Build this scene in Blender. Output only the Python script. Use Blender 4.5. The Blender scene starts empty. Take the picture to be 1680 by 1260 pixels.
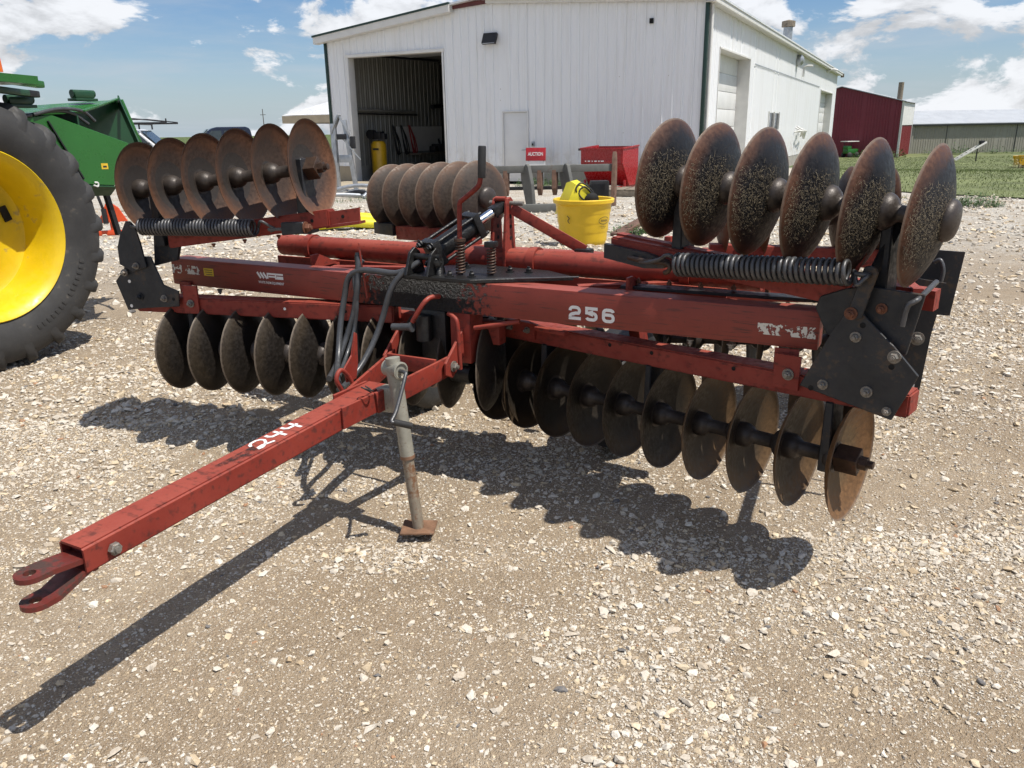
import bpy, bmesh, math, random
import numpy as np
from mathutils import Vector, Matrix, Quaternion

random.seed(7)
RNG = np.random.default_rng(11)
PI = math.pi
SC = bpy.context.scene
COL = SC.collection

# ------------------------------------------------------------------ camera
CAM_H = 1.70
F_PX, PITCH, ROLL = 1309.1, 0.3070, 0.0175
cd = bpy.data.cameras.new('camera')
cam = bpy.data.objects.new('camera', cd); COL.objects.link(cam)
cd.sensor_fit = 'HORIZONTAL'; cd.sensor_width = 36.0
cd.lens = 36.0 * F_PX / 1680.0
cd.clip_start = 0.05; cd.clip_end = 6000
_F = Vector((0, math.cos(PITCH), -math.sin(PITCH)))
_U0 = Vector((0, math.sin(PITCH), math.cos(PITCH)))
_R0 = Vector((1, 0, 0))
_R = _R0 * math.cos(ROLL) - _U0 * math.sin(ROLL)
_U = _U0 * math.cos(ROLL) + _R0 * math.sin(ROLL)
cam.matrix_world = Matrix(((_R.x, _U.x, -_F.x, 0), (_R.y, _U.y, -_F.y, 0), (_R.z, _U.z, -_F.z, CAM_H), (0, 0, 0, 1)))
SC.camera = cam

# ------------------------------------------------------------------ sun, sky, exposure
SUN = Vector((0.43, -0.245, 1.0)).normalized()
SUN_EL = math.asin(SUN.z); SUN_AZ = math.atan2(SUN.x, SUN.y)
ld = bpy.data.lights.new('sun', 'SUN'); ld.energy = 5.0; ld.angle = math.radians(0.53); ld.color = (1.0, 0.955, 0.88)
sun = bpy.data.objects.new('sun', ld); COL.objects.link(sun)
sun.rotation_euler = SUN.to_track_quat('Z', 'Y').to_euler()
SC.view_settings.view_transform = 'Standard'
SC.view_settings.look = 'None'
SC.view_settings.gamma = 1.0
SC.view_settings.use_curve_mapping = False
SC.view_settings.exposure = 0.24
SC.cycles.use_denoising = True
SC.cycles.max_bounces = 4; SC.cycles.diffuse_bounces = 2; SC.cycles.glossy_bounces = 2; SC.cycles.caustics_reflective = False; SC.cycles.caustics_refractive = False
SC.cycles.use_adaptive_sampling = True; SC.cycles.adaptive_threshold = 0.02

def build_world():
    w = bpy.data.worlds.new('World'); SC.world = w; w.use_nodes = True
    nt = w.node_tree; nt.nodes.clear(); N = nt.nodes.new; L = nt.links.new
    out = N('ShaderNodeOutputWorld'); bg = N('ShaderNodeBackground'); bg.inputs['Strength'].default_value = 0.076
    sky = N('ShaderNodeTexSky'); sky.sky_type = 'NISHITA'; sky.sun_disc = False
    sky.sun_elevation = SUN_EL; sky.sun_rotation = SUN_AZ; sky.air_density = 1.0; sky.dust_density = 0.6; sky.ozone_density = 1.6
    tc = N('ShaderNodeTexCoord'); sep = N('ShaderNodeSeparateXYZ'); L(tc.outputs['Generated'], sep.inputs[0])
    def math_(op, a, b=None, clamp=False):
        m = N('ShaderNodeMath'); m.operation = op; m.use_clamp = clamp
        for i, v in enumerate((a, b)):
            if v is None: continue
            if isinstance(v, (int, float)): m.inputs[i].default_value = v
            else: L(v, m.inputs[i])
        return m.outputs[0]
    z = math_('MAXIMUM', sep.outputs['Z'], 0.0)
    def mrange(x, a, b, lo=0.0, hi=1.0):
        r = N('ShaderNodeMapRange'); r.interpolation_type = 'SMOOTHSTEP'
        for i, v in enumerate((a, b, lo, hi)): r.inputs[i + 1].default_value = v
        L(x, r.inputs[0]); return r.outputs[0]
    def mixc(f, a, b, blend='MIX'):
        m = N('ShaderNodeMix'); m.data_type = 'RGBA'; m.blend_type = blend
        for s_, v in ((m.inputs[0], f), (m.inputs[6], a), (m.inputs[7], b)):
            if isinstance(v, bpy.types.NodeSocket): L(v, s_)
            else: s_.default_value = v
        return m.outputs[2]
    def noise(vec, scale, detail, rough, dist=0.0):
        no = N('ShaderNodeTexNoise'); no.inputs['Scale'].default_value = scale; no.inputs['Detail'].default_value = detail
        no.inputs['Roughness'].default_value = rough; no.inputs['Distortion'].default_value = dist; L(vec, no.inputs['Vector']); return no.outputs['Fac']
    def vec(sx, sy, sz, ox, oy, oz):
        mp = N('ShaderNodeMapping'); L(tc.outputs['Generated'], mp.inputs[0]); mp.inputs['Scale'].default_value = (sx, sy, sz); mp.inputs['Location'].default_value = (ox, oy, oz); return mp.outputs[0]
    # clear air: deeper blue overhead, pale near the horizon
    hsv = N('ShaderNodeHueSaturation'); hsv.inputs['Saturation'].default_value = 1.42; hsv.inputs['Value'].default_value = 1.08; L(sky.outputs[0], hsv.inputs['Color'])
    air = mixc(1.0, hsv.outputs[0], (0.90, 0.94, 1.10, 1), 'MULTIPLY')
    hz = math_('POWER', math_('SUBTRACT', 1.0, math_('MINIMUM', math_('MULTIPLY', z, 3.2), 1.0)), 3.0)
    air = mixc(math_('MULTIPLY', hz, 0.72), air, (5.2, 6.5, 7.9, 1))
    # heaped cumulus in two sizes; a copy sampled higher up tells lit tops from grey bases
    S = (9.3, 3.3, 2.4)
    big = noise(vec(3.0, 3.0, 5.5, *S), 1.0, 3, 0.5)
    def heap(oz): return noise(vec(7.5, 7.5, 17.0, S[0], S[1], S[2] + oz), 1.0, 9, 0.60, 0.25)
    n0 = heap(0.0); n1 = heap(0.34)
    cover = math_('ADD', n0, math_('MULTIPLY', math_('SUBTRACT', big, 0.5), 0.62))
    c1 = mrange(cover, 0.482, 0.545)
    lit = mrange(math_('SUBTRACT', n0, n1), -0.12, 0.13, 0.62, 1.0)
    # thin high veil
    zz = math_('ADD', z, 0.07); cmb = N('ShaderNodeCombineXYZ'); L(math_('DIVIDE', sep.outputs['X'], zz), cmb.inputs[0]); L(math_('DIVIDE', sep.outputs['Y'], zz), cmb.inputs[1])
    n2 = noise(cmb.outputs[0], 0.55, 7, 0.6, 0.3); c2 = math_('MULTIPLY', mrange(n2, 0.46, 0.70), 0.42)
    air = mixc(c2, air, (6.2, 6.8, 7.5, 1))
    cc = mixc(1.0, (10.6, 10.8, 11.2, 1), lit, 'MULTIPLY')
    class _M: pass
    mx = _M(); mx.outputs = {2: mixc(math_('MULTIPLY', c1, 0.94), air, cc)}
    L(mx.outputs[2], bg.inputs['Color']); L(bg.outputs[0], out.inputs[0])
build_world()

# ------------------------------------------------------------------ helpers: materials
def srgb(r, g, b):
    f = lambda c: (c / 255 / 12.92) if c / 255 <= 0.04045 else ((c / 255 + 0.055) / 1.055) ** 2.4
    return (f(r), f(g), f(b))

MATS = {}
class NB:
    """small node-tree builder for one material"""
    def __init__(self, name):
        self.m = bpy.data.materials.new(name); self.m.use_nodes = True
        self.nt = self.m.node_tree; self.nt.nodes.clear()
        self.out = self.n('ShaderNodeOutputMaterial'); self.b = self.n('ShaderNodeBsdfPrincipled')
        self.l(self.b.outputs[0], self.out.inputs[0]); self._tc = None
        MATS[name] = self.m
    def n(self, t): return self.nt.nodes.new(t)
    def l(self, a, b): self.nt.links.new(a, b)
    def set(self, sock, v):
        if isinstance(v, bpy.types.NodeSocket): self.l(v, sock)
        elif isinstance(v, (tuple, list)) and len(v) == 3 and sock.type == 'RGBA': sock.default_value = (*v, 1)
        else: sock.default_value = v
    def coord(self, kind='Object'):
        if self._tc is None: self._tc = self.n('ShaderNodeTexCoord')
        return self._tc.outputs[kind]
    def mapped(self, scale=(1, 1, 1), loc=(0, 0, 0), kind='Object'):
        mp = self.n('ShaderNodeMapping'); self.l(self.coord(kind), mp.inputs[0])
        mp.inputs['Scale'].default_value = scale; mp.inputs['Location'].default_value = loc
        return mp.outputs[0]
    def noise(self, scale, detail=5, rough=0.55, vec=None, out='Fac', dist=0.0):
        t = self.n('ShaderNodeTexNoise'); t.inputs['Scale'].default_value = scale; t.inputs['Detail'].default_value = detail
        t.inputs['Roughness'].default_value = rough; t.inputs['Distortion'].default_value = dist
        self.l(vec if vec is not None else self.coord(), t.inputs['Vector']); return t.outputs[out]
    def voro(self, scale, feature='F1', out='Distance', vec=None, rnd=1.0):
        t = self.n('ShaderNodeTexVoronoi'); t.feature = feature; t.inputs['Scale'].default_value = scale
        t.inputs['Randomness'].default_value = rnd
        self.l(vec if vec is not None else self.coord(), t.inputs['Vector']); return t.outputs[out]
    def ramp(self, x, a, b, lo=0.0, hi=1.0, smooth=True):
        r = self.n('ShaderNodeMapRange'); r.interpolation_type = 'SMOOTHSTEP' if smooth else 'LINEAR'
        r.inputs[1].default_value = a; r.inputs[2].default_value = b; r.inputs[3].default_value = lo; r.inputs[4].default_value = hi
        self.set(r.inputs[0], x); return r.outputs[0]
    def math(self, op, a, b=0.0, clamp=False):
        m = self.n('ShaderNodeMath'); m.operation = op; m.use_clamp = clamp
        self.set(m.inputs[0], a); self.set(m.inputs[1], b); return m.outputs[0]
    def mix(self, f, a, b, blend='MIX'):
        m = self.n('ShaderNodeMix'); m.data_type = 'RGBA'; m.blend_type = blend
        self.set(m.inputs[0], f)
        for s, v in ((m.inputs[6], a), (m.inputs[7], b)): self.set(s, v)
        return m.outputs[2]
    def bump(self, h, strength=0.3, dist=0.01, prev=None):
        b = self.n('ShaderNodeBump'); b.inputs['Strength'].default_value = strength; b.inputs['Distance'].default_value = dist
        self.l(h, b.inputs['Height'])
        if prev is not None: self.l(prev, b.inputs['Normal'])
        return b.outputs[0]
    def sep(self, vec=None):
        s = self.n('ShaderNodeSeparateXYZ'); self.l(vec if vec is not None else self.coord(), s.inputs[0]); return s.outputs
    def rnd(self):
        o = self.n('ShaderNodeObjectInfo'); return o.outputs['Random']
    def done(self, color=None, rough=0.5, metal=0.0, normal=None, spec=None):
        if color is not None: self.set(self.b.inputs['Base Color'], color)
        self.set(self.b.inputs['Roughness'], rough); self.set(self.b.inputs['Metallic'], metal)
        if normal is not None: self.l(normal, self.b.inputs['Normal'])
        if spec is not None: self.b.inputs['Specular IOR Level'].default_value = spec
        return self.m

def plain(name, col, rough=0.55, metal=0.0, var=0.18, scale=6.0, dirt=None, dirt_amt=0.0, bump=0.0, bscale=90, spec=None):
    """colour with uneven fading, optional dirt or rust blotches and fine relief"""
    if name in MATS: return MATS[name]
    k = NB(name); n1 = k.noise(scale, 6); n2 = k.noise(scale * 5.3, 4)
    v = k.ramp(n1, 0.25, 0.75, 1 - var, 1 + var)
    hs = k.n('ShaderNodeHueSaturation'); k.set(hs.inputs['Color'], col); k.l(v, hs.inputs['Value'])
    c = hs.outputs[0]
    if dirt is not None:
        f = k.ramp(k.math('ADD', k.math('MULTIPLY', n1, 0.55), k.math('MULTIPLY', n2, 0.45)), 0.66 - dirt_amt * 0.4, 0.74 - dirt_amt * 0.25)
        c = k.mix(f, c, dirt)
    r = k.ramp(n2, 0.3, 0.7, max(0.05, rough - 0.1), min(1, rough + 0.12))
    nm = k.bump(k.noise(bscale, 4), bump, 0.004) if bump else None
    return k.done(c, r, metal, nm, spec)

def paint_red():
    k = NB('red_paint'); n1 = k.noise(3.5, 4); n2 = k.noise(38, 4); n3 = k.noise(9, 3, vec=k.mapped((0.6, 6, 6)))
    base = k.mix(k.ramp(n1, 0.3, 0.7), (0.188, 0.023, 0.015), (0.245, 0.038, 0.025))
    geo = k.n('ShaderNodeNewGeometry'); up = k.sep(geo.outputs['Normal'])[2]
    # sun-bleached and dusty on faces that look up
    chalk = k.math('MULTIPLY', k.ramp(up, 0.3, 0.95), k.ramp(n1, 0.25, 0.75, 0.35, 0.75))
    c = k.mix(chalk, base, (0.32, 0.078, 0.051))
    grime = k.ramp(k.math('ADD', k.math('MULTIPLY', n2, 0.5), k.math('MULTIPLY', n3, 0.5)), 0.51, 0.66)
    c = k.mix(k.math('MULTIPLY', grime, 0.70), c, (0.055, 0.018, 0.014))
    bare = k.ramp(k.noise(120, 3), 0.70, 0.74)
    c = k.mix(k.math('MULTIPLY', bare, 0.6), c, (0.12, 0.06, 0.04))
    return k.done(c, k.ramp(n2, 0.3, 0.7, 0.45, 0.72), 0.0, k.bump(n2, 0.16, 0.003), 0.35)
paint_red()

def beam_red():
    """front beam: red paint with the greasy black patch around its middle"""
    k = NB('red_beam_paint'); n1 = k.noise(3.5, 4); n2 = k.noise(46, 4, 0.62); n3 = k.noise(16, 6, vec=k.mapped((0.5, 3, 9)))
    base = k.mix(k.ramp(n1, 0.3, 0.7), (0.180, 0.024, 0.015), (0.230, 0.036, 0.023))
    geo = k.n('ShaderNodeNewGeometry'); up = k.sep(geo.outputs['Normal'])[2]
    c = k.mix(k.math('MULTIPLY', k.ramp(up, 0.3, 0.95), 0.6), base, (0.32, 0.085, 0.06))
    c = k.mix(k.ramp(n3, 0.55, 0.66, 0, 0.75), c, (0.055, 0.018, 0.015))
    c = k.mix(k.ramp(k.noise(95, 3, 0.7), 0.58, 0.70, 0, 0.4), c, (0.060, 0.026, 0.020))
    x = k.sep()[0]
    d = k.math('ABSOLUTE', k.math('ADD', x, 0.06))
    g = k.ramp(k.math('ADD', d, k.math('MULTIPLY', k.math('SUBTRACT', n2, 0.5), 0.75)), 0.23, 0.34, 1.0, 0.0)
    c = k.mix(g, c, (0.008, 0.007, 0.007))
    nm = k.bump(k.noise(75, 6, 0.7), 0.9, 0.012)
    mixn = k.bump(n2, 0.12, 0.003)
    b2 = k.n('ShaderNodeBump'); b2.inputs['Distance'].default_value = 0.02; k.l(g, b2.inputs['Strength'])
    k.l(k.noise(70, 5, 0.7), b2.inputs['Height']); k.l(mixn, b2.inputs['Normal'])
    return k.done(c, k.mix(g, (0.5, 0.5, 0.5), (0.36, 0.36, 0.36)), 0.0, b2.outputs[0])
beam_red()

def blade_mat(name, rim, mid, inner=None, rim_at=0.66, metal=0.35, rough=0.5, streak=0.0):
    """pressed steel blade: rusted band round the rim, worn darker middle, faint turning rings"""
    k = NB(name); s = k.sep(); rn = k.rnd()
    r = k.math('SQRT', k.math('ADD', k.math('MULTIPLY', s[0], s[0]), k.math('MULTIPLY', s[1], s[1])))
    r = k.math('DIVIDE', r, 0.2124)
    sh = k.n('ShaderNodeCombineXYZ'); k.l(k.math('MULTIPLY', rn, 37.0), sh.inputs[2]); k.l(k.math('MULTIPLY', rn, 11.0), sh.inputs[0])
    va = k.n('ShaderNodeVectorMath'); va.operation = 'ADD'; k.l(k.coord(), va.inputs[0]); k.l(sh.outputs[0], va.inputs[1])
    v = va.outputs[0]
    n1 = k.noise(5, 4, vec=v); n2 = k.noise(60, 4, 0.65, vec=v); n3 = k.noise(210, 2, vec=v)
    rr = k.math('ADD', r, k.math('MULTIPLY', k.math('SUBTRACT', n1, 0.5), 0.5))
    f = k.ramp(rr, rim_at - 0.16, rim_at + 0.16)
    rust = k.mix(k.ramp(n2, 0.3, 0.72), tuple(c * 0.72 for c in rim), tuple(min(1, c * 1.2) for c in rim))
    core = k.mix(k.ramp(n2, 0.3, 0.7), tuple(c * 0.7 for c in mid), tuple(c * 1.25 for c in mid))
    c = k.mix(f, core, rust)
    if inner is not None:
        fi = k.ramp(k.math('ADD', r, k.math('MULTIPLY', k.math('SUBTRACT', n1, 0.5), 0.08)), 0.50, 0.53, 1, 0)
        c = k.mix(k.math('MULTIPLY', fi, k.ramp(rn, 0.25, 0.35)), c, inner)
    c = k.mix(k.ramp(n3, 0.68, 0.76, 0, 0.3), c, (0.22, 0.15, 0.09))
    c = k.mix(k.ramp(k.math('ADD', r, k.math('MULTIPLY', k.math('SUBTRACT', n2, 0.5), 0.02)), 0.968, 0.985, 0, 0.55), c, (0.17, 0.135, 0.105))
    nm = k.bump(n2, 0.22, 0.003)
    return k.done(c, k.ramp(n2, 0.3, 0.7, rough - 0.1, rough + 0.18), metal, nm, 0.3)
blade_mat('blade_rusty', (0.135, 0.062, 0.033), (0.062, 0.041, 0.032), inner=(0.040, 0.034, 0.031), rim_at=0.76, metal=0.1, rough=0.52)
blade_mat('blade_wing', (0.100, 0.045, 0.026), (0.013, 0.013, 0.015), rim_at=0.88, metal=0.12, rough=0.48)
blade_mat('blade_dark', (0.050, 0.032, 0.017), (0.019, 0.015, 0.011), rim_at=0.75, metal=0.15, rough=0.5)
blade_mat('blade_shaded', (0.034, 0.025, 0.016), (0.016, 0.013, 0.011), rim_at=0.78, metal=0.1, rough=0.5)  # front-left gang: shade from the frame above painted into the blade colour
blade_mat('blade_brown', (0.105, 0.058, 0.036), (0.050, 0.038, 0.031), rim_at=0.90, metal=0.1, rough=0.55)
blade_mat('blade_tan', (0.105, 0.062, 0.030), (0.046, 0.033, 0.021), rim_at=0.70, metal=0.1, rough=0.48)
blade_mat('blade_end', (0.16, 0.085, 0.038), (0.12, 0.078, 0.040), rim_at=0.6, metal=0.3, rough=0.5)

plain('worn_red', (0.15, 0.026, 0.020), 0.5, 0.1, 0.2, 12, (0.065, 0.035, 0.028), 0.55, 0.15, 120)
plain('hub_iron', (0.050, 0.040, 0.034), 0.46, 0.3, 0.25, 25, (0.11, 0.048, 0.024), 0.12, 0.15, 160)
plain('axle_rust', (0.060, 0.036, 0.025), 0.5, 0.4, 0.3, 25, (0.13, 0.055, 0.028), 0.25, 0.2, 160)
plain('black_steel', (0.017, 0.019, 0.023), 0.50, 0.1, 0.3, 9, (0.066, 0.045, 0.030), 0.36, 0.12, 120)
plain('grease_black', (0.008, 0.008, 0.008), 0.42, 0.0, 0.4, 30, (0.03, 0.024, 0.02), 0.2, 0.6, 110)
plain('spring_steel', (0.085, 0.085, 0.088), 0.42, 0.5, 0.2, 25, (0.06, 0.035, 0.025), 0.12, 0.1, 200)
plain('bolt_zinc', (0.22, 0.205, 0.18), 0.5, 0.4, 0.3, 60, (0.14, 0.075, 0.042), 0.35)
plain('bolt_rust', (0.16, 0.065, 0.036), 0.6, 0.3, 0.25, 60)
plain('rubber', (0.022, 0.022, 0.022), 0.55, 0.0, 0.25, 14, (0.06, 0.055, 0.048), 0.1, 0.1, 150)
plain('hose_rubber', (0.050, 0.052, 0.056), 0.36, 0.0, 0.2, 30, (0.075, 0.068, 0.058), 0.1)
plain('chrome', (0.75, 0.76, 0.78), 0.16, 1.0, 0.05)
plain('jack_grey', (0.28, 0.27, 0.225), 0.5, 0.15, 0.15, 18, (0.13, 0.062, 0.03), 0.30, 0.15, 120)
plain('jack_inner', (0.25, 0.215, 0.165), 0.55, 0.15, 0.2, 14, (0.17, 0.085, 0.042), 0.5, 0.15, 120)
plain('jack_rust', (0.19, 0.105, 0.062), 0.65, 0.1, 0.3, 22, (0.27, 0.22, 0.17), 0.15, 0.2, 150)
plain('white_print', (0.74, 0.73, 0.71), 0.5, 0.0, 0.06, 60)
plain('yellow_print', (0.70, 0.46, 0.03), 0.5, 0.0, 0.1, 60)
plain('dark_print', (0.03, 0.03, 0.03), 0.6)
plain('hole_dark', (0.004, 0.004, 0.004), 0.9)
def chaff_mat():
    k = NB('chaff'); g = k.n('ShaderNodeNewGeometry')
    c = k.mix(g.outputs['Random Per Island'], (0.035, 0.027, 0.018), (0.225, 0.185, 0.122)); k.done(c, 0.75)
chaff_mat()
def flaked_decal():
    k = NB('flaked_decal'); n = k.noise(42, 5, 0.6); n2 = k.noise(16, 3, vec=k.mapped((1, 1, 0.3)))
    f = k.ramp(k.math('ADD', k.math('MULTIPLY', n, 0.55), k.math('MULTIPLY', n2, 0.45)), 0.50, 0.53)
    k.done((0.66, 0.63, 0.56), 0.55)
    tr = k.n('ShaderNodeBsdfTransparent'); ms = k.n('ShaderNodeMixShader'); k.l(f, ms.inputs[0]); k.l(tr.outputs[0], ms.inputs[1]); k.l(k.b.outputs[0], ms.inputs[2])
    k.l(ms.outputs[0], k.out.inputs[0])
flaked_decal()
def smear():
    k = NB('smear'); n = k.noise(30, 5, 0.6); n2 = k.noise(9, 3, vec=k.mapped((1.0, 0.4, 1)))
    f = k.ramp(k.math('ADD', k.math('MULTIPLY', n, 0.5), k.math('MULTIPLY', n2, 0.5)), 0.47, 0.60, 0, 0.85)
    k.done((0.045, 0.024, 0.02), 0.55); tr = k.n('ShaderNodeBsdfTransparent'); ms = k.n('ShaderNodeMixShader'); k.l(f, ms.inputs[0]); k.l(tr.outputs[0], ms.inputs[1]); k.l(k.b.outputs[0], ms.inputs[2]); k.l(ms.outputs[0], k.out.inputs[0])
smear()
def mat(n): return MATS[n]

# ------------------------------------------------------------------ helpers: geometry
def link(o, parent=None):
    COL.objects.link(o)
    if parent is not None: o.parent = parent
    return o
def meshobj(name, verts, faces, material, parent=None, smooth=False, angle=None):
    me = bpy.data.meshes.new(name); me.from_pydata([tuple(v) for v in verts], [], faces); me.update()
    if isinstance(material, str): material = mat(material)
    me.materials.append(material)
    if smooth:
        me.polygons.foreach_set('use_smooth', [True] * len(me.polygons))
        if angle: me.set_sharp_from_angle(angle=math.radians(angle))
    return link(bpy.data.objects.new(name, me), parent)
def bmobj(name, bm, material, parent=None, smooth=False, angle=None):
    me = bpy.data.meshes.new(name); bmesh.ops.recalc_face_normals(bm, faces=bm.faces); bm.to_mesh(me); bm.free()
    me.materials.append(mat(material) if isinstance(material, str) else material)
    if smooth:
        me.polygons.foreach_set('use_smooth', [True] * len(me.polygons))
        if angle: me.set_sharp_from_angle(angle=math.radians(angle))
    return link(bpy.data.objects.new(name, me), parent)
def empty(name, loc=(0, 0, 0), rz=0.0, parent=None):
    o = bpy.data.objects.new(name, None); o.location = loc; o.rotation_euler = (0, 0, rz); o.empty_display_size = 0.2
    return link(o, parent)
def tag(o, label=None, cat=None, group=None, kind=None):
    if label: o['label'] = label
    if cat: o['category'] = cat
    if group: o['group'] = group
    if kind: o['kind'] = kind
    return o
def copy_of(o, parent=None, name=None):
    c = o.copy(); COL.objects.link(c); c.parent = parent
    if name: c.name = name
    for ch in o.children: copy_of(ch, c)
    return c
def V3(*a): return Vector(a)
def frame_between(p, q, up=Vector((0, 0, 1))):
    z = (Vector(q) - Vector(p)).normalized()
    x = up.cross(z)
    if x.length < 1e-4: x = Vector((1, 0, 0)).cross(z)
    x.normalize(); y = z.cross(x)
    return Matrix((x, y, z)).transposed()
def bm_box(bm, c, s, rot=None, bevel=0.0):
    t = bmesh.new(); bmesh.ops.create_cube(t, size=1.0)
    for v in t.verts: v.co = Vector((v.co.x * s[0], v.co.y * s[1], v.co.z * s[2]))
    if bevel > 0: bmesh.ops.bevel(t, geom=list(t.edges), offset=bevel, segments=2, affect='EDGES', profile=0.6)
    merge(bm, t, Matrix.Translation(Vector(c)) @ (rot.to_4x4() if rot is not None else Matrix()))
def merge(bm, t, M):
    idx = {}
    for v in t.verts: idx[v] = bm.verts.new(M @ v.co)
    for f in t.faces:
        try: bm.faces.new([idx[v] for v in f.verts])
        except ValueError: pass
    t.free()
def box(name, c, s, material, parent=None, rot=None, bevel=0.0):
    bm = bmesh.new(); bm_box(bm, c, s, rot, bevel); return bmobj(name, bm, material, parent, bevel > 0, 40)
def bar(name, p, q, w, h, material, parent=None, bevel=0.0, up=Vector((0, 0, 1)), ext=0.0):
    """rectangular bar from p to q, w wide and h high"""
    p, q = Vector(p), Vector(q); R = frame_between(p, q, up); L = (q - p).length + 2 * ext
    bm = bmesh.new(); bm_box(bm, (0, 0, 0), (w, h, L), None, bevel)
    M = Matrix.Translation((p + q) / 2) @ R.to_4x4()
    bmesh.ops.transform(bm, matrix=M, verts=bm.verts)
    return bmobj(name, bm, material, parent, bevel > 0, 40)
def bm_tube(bm, path, r, seg=12, cap=True, radii=None):
    path = [Vector(p) for p in path]; rings = []; n = len(path); prev = None
    for i, p in enumerate(path):
        t = (path[min(i + 1, n - 1)] - path[max(i - 1, 0)]).normalized()
        if prev is None:
            x = t.orthogonal().normalized()
        else:
            x = (prev - t * prev.dot(t))
            x = x.normalized() if x.length > 1e-6 else t.orthogonal().normalized()
        prev = x; y = t.cross(x); rad = radii[i] if radii else r
        rings.append([bm.verts.new(p + (x * math.cos(2 * PI * k / seg) + y * math.sin(2 * PI * k / seg)) * rad) for k in range(seg)])
    for a, b in zip(rings, rings[1:]):
        for k in range(seg): bm.faces.new((a[k], a[(k + 1) % seg], b[(k + 1) % seg], b[k]))
    if cap:
        bm.faces.new(rings[0][::-1]); bm.faces.new(rings[-1])
def tube(name, path, r, material, parent=None, seg=12, radii=None):
    bm = bmesh.new(); bm_tube(bm, path, r, seg, True, radii); return bmobj(name, bm, material, parent, True, 50)
def smooth_path(pts, n=8):
    """Catmull-Rom through pts"""
    P = [Vector(p) for p in pts]; P = [P[0] * 2 - P[1]] + P + [P[-1] * 2 - P[-2]]; out = []
    for i in range(1, len(P) - 2):
        for k in range(n):
            t = k / n; a, b, c, d = P[i - 1:i + 3]
            out.append(0.5 * ((2 * b) + (c - a) * t + (2 * a - 5 * b + 4 * c - d) * t * t + (3 * b - a - 3 * c + d) * t ** 3))
    out.append(P[-2]); return out
def bm_lathe(bm, prof, seg=32, M=None, close=True):
    """profile of (r, z) turned about z"""
    M = M or Matrix(); rings = []
    for r, z in prof:
        if r < 1e-6: rings.append([bm.verts.new(M @ Vector((0, 0, z)))])
        else: rings.append([bm.verts.new(M @ Vector((r * math.cos(2 * PI * k / seg), r * math.sin(2 * PI * k / seg), z))) for k in range(seg)])
    for a, b in zip(rings, rings[1:]):
        for k in range(seg):
            k2 = (k + 1) % seg
            if len(a) == 1 and len(b) == 1: continue
            if len(a) == 1: bm.faces.new((a[0], b[k], b[k2]))
            elif len(b) == 1: bm.faces.new((a[k], a[k2], b[0]))
            else: bm.faces.new((a[k], a[k2], b[k2], b[k]))
def lathe(name, prof, material, parent=None, seg=32, M=None, angle=40):
    bm = bmesh.new(); bm_lathe(bm, prof, seg); o = bmobj(name, bm, material, parent, True, angle)
    if M is not None: o.matrix_local = M
    return o
def bm_prism(bm, pts, o0, o1, fn):
    """polygon pts (s, h) extruded between offsets o0 and o1; fn(s, o, h) gives the point"""
    a = [bm.verts.new(fn(s, o0, h)) for s, h in pts]; b = [bm.verts.new(fn(s, o1, h)) for s, h in pts]
    bm.faces.new(a); bm.faces.new(b[::-1])
    for i in range(len(pts)):
        j = (i + 1) % len(pts); bm.faces.new((a[i], b[i], b[j], a[j]))
def plate(name, pts, o0, o1, fn, material, parent=None, bevel=0.0):
    bm = bmesh.new(); bm_prism(bm, pts, o0, o1, fn)
    if bevel: bmesh.ops.bevel(bm, geom=list(bm.edges), offset=bevel, segments=1, affect='EDGES')
    return bmobj(name, bm, material, parent)
def hexbolt(name, p, direction, r, material, parent, length=0.014, washer=True):
    bm = bmesh.new(); M = Matrix.Translation(Vector(p)) @ Vector(direction).to_track_quat('Z', 'Y').to_matrix().to_4x4()
    if washer: bm_lathe(bm, [(0, -0.002), (r * 1.45, -0.002), (r * 1.45, 0.003), (0, 0.003)], 20, M)
    bm_lathe(bm, [(0, 0.003), (r, 0.003), (r, length), (r * 0.8, length + 0.003), (0, length + 0.003)], 6, M)
    bm_lathe(bm, [(0, length), (r * 0.5, length + 0.001), (r * 0.5, length + 0.010), (0, length + 0.011)], 10, M)
    return bmobj(name, bm, material, parent)
def stroke(bm, pts, w, fn, z=0.0):
    """flat ribbon of width w along 2-D polyline pts, mapped by fn(x, y) -> point"""
    P = [Vector((p[0], p[1])) for p in pts]; n = len(P); l = []; r = []
    for i in range(n):
        d0 = (P[i] - P[i - 1]).normalized() if i else (P[1] - P[0]).normalized()
        d1 = (P[i + 1] - P[i]).normalized() if i < n - 1 else d0
        t = (d0 + d1); t = t.normalized() if t.length > 1e-6 else d0
        nn = Vector((-t.y, t.x)); k = 1 / max(0.5, nn.dot(Vector((-d1.y, d1.x))))
        l.append(bm.verts.new(fn(*(P[i] + nn * w / 2 * k)))); r.append(bm.verts.new(fn(*(P[i] - nn * w / 2 * k))))
    for i in range(n - 1): bm.faces.new((r[i], r[i + 1], l[i + 1], l[i]))
def text_mesh(name, body, size, material, parent, M, align='CENTER', bold=0.0, sx=1.0):
    cu = bpy.data.curves.new(name, 'FONT'); cu.body = body; cu.size = size; cu.align_x = align; cu.align_y = 'CENTER'; cu.offset = bold
    t = bpy.data.objects.new('tmp_text', cu); COL.objects.link(t)
    dg = bpy.context.evaluated_depsgraph_get(); me = bpy.data.meshes.new_from_object(t.evaluated_get(dg))
    bpy.data.objects.remove(t); bpy.data.curves.remove(cu)
    me.materials.clear(); me.materials.append(mat(material)); me.name = name
    for v in me.vertices: v.co.x *= sx
    o = link(bpy.data.objects.new(name, me), parent); o.matrix_local = M; return o

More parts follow.
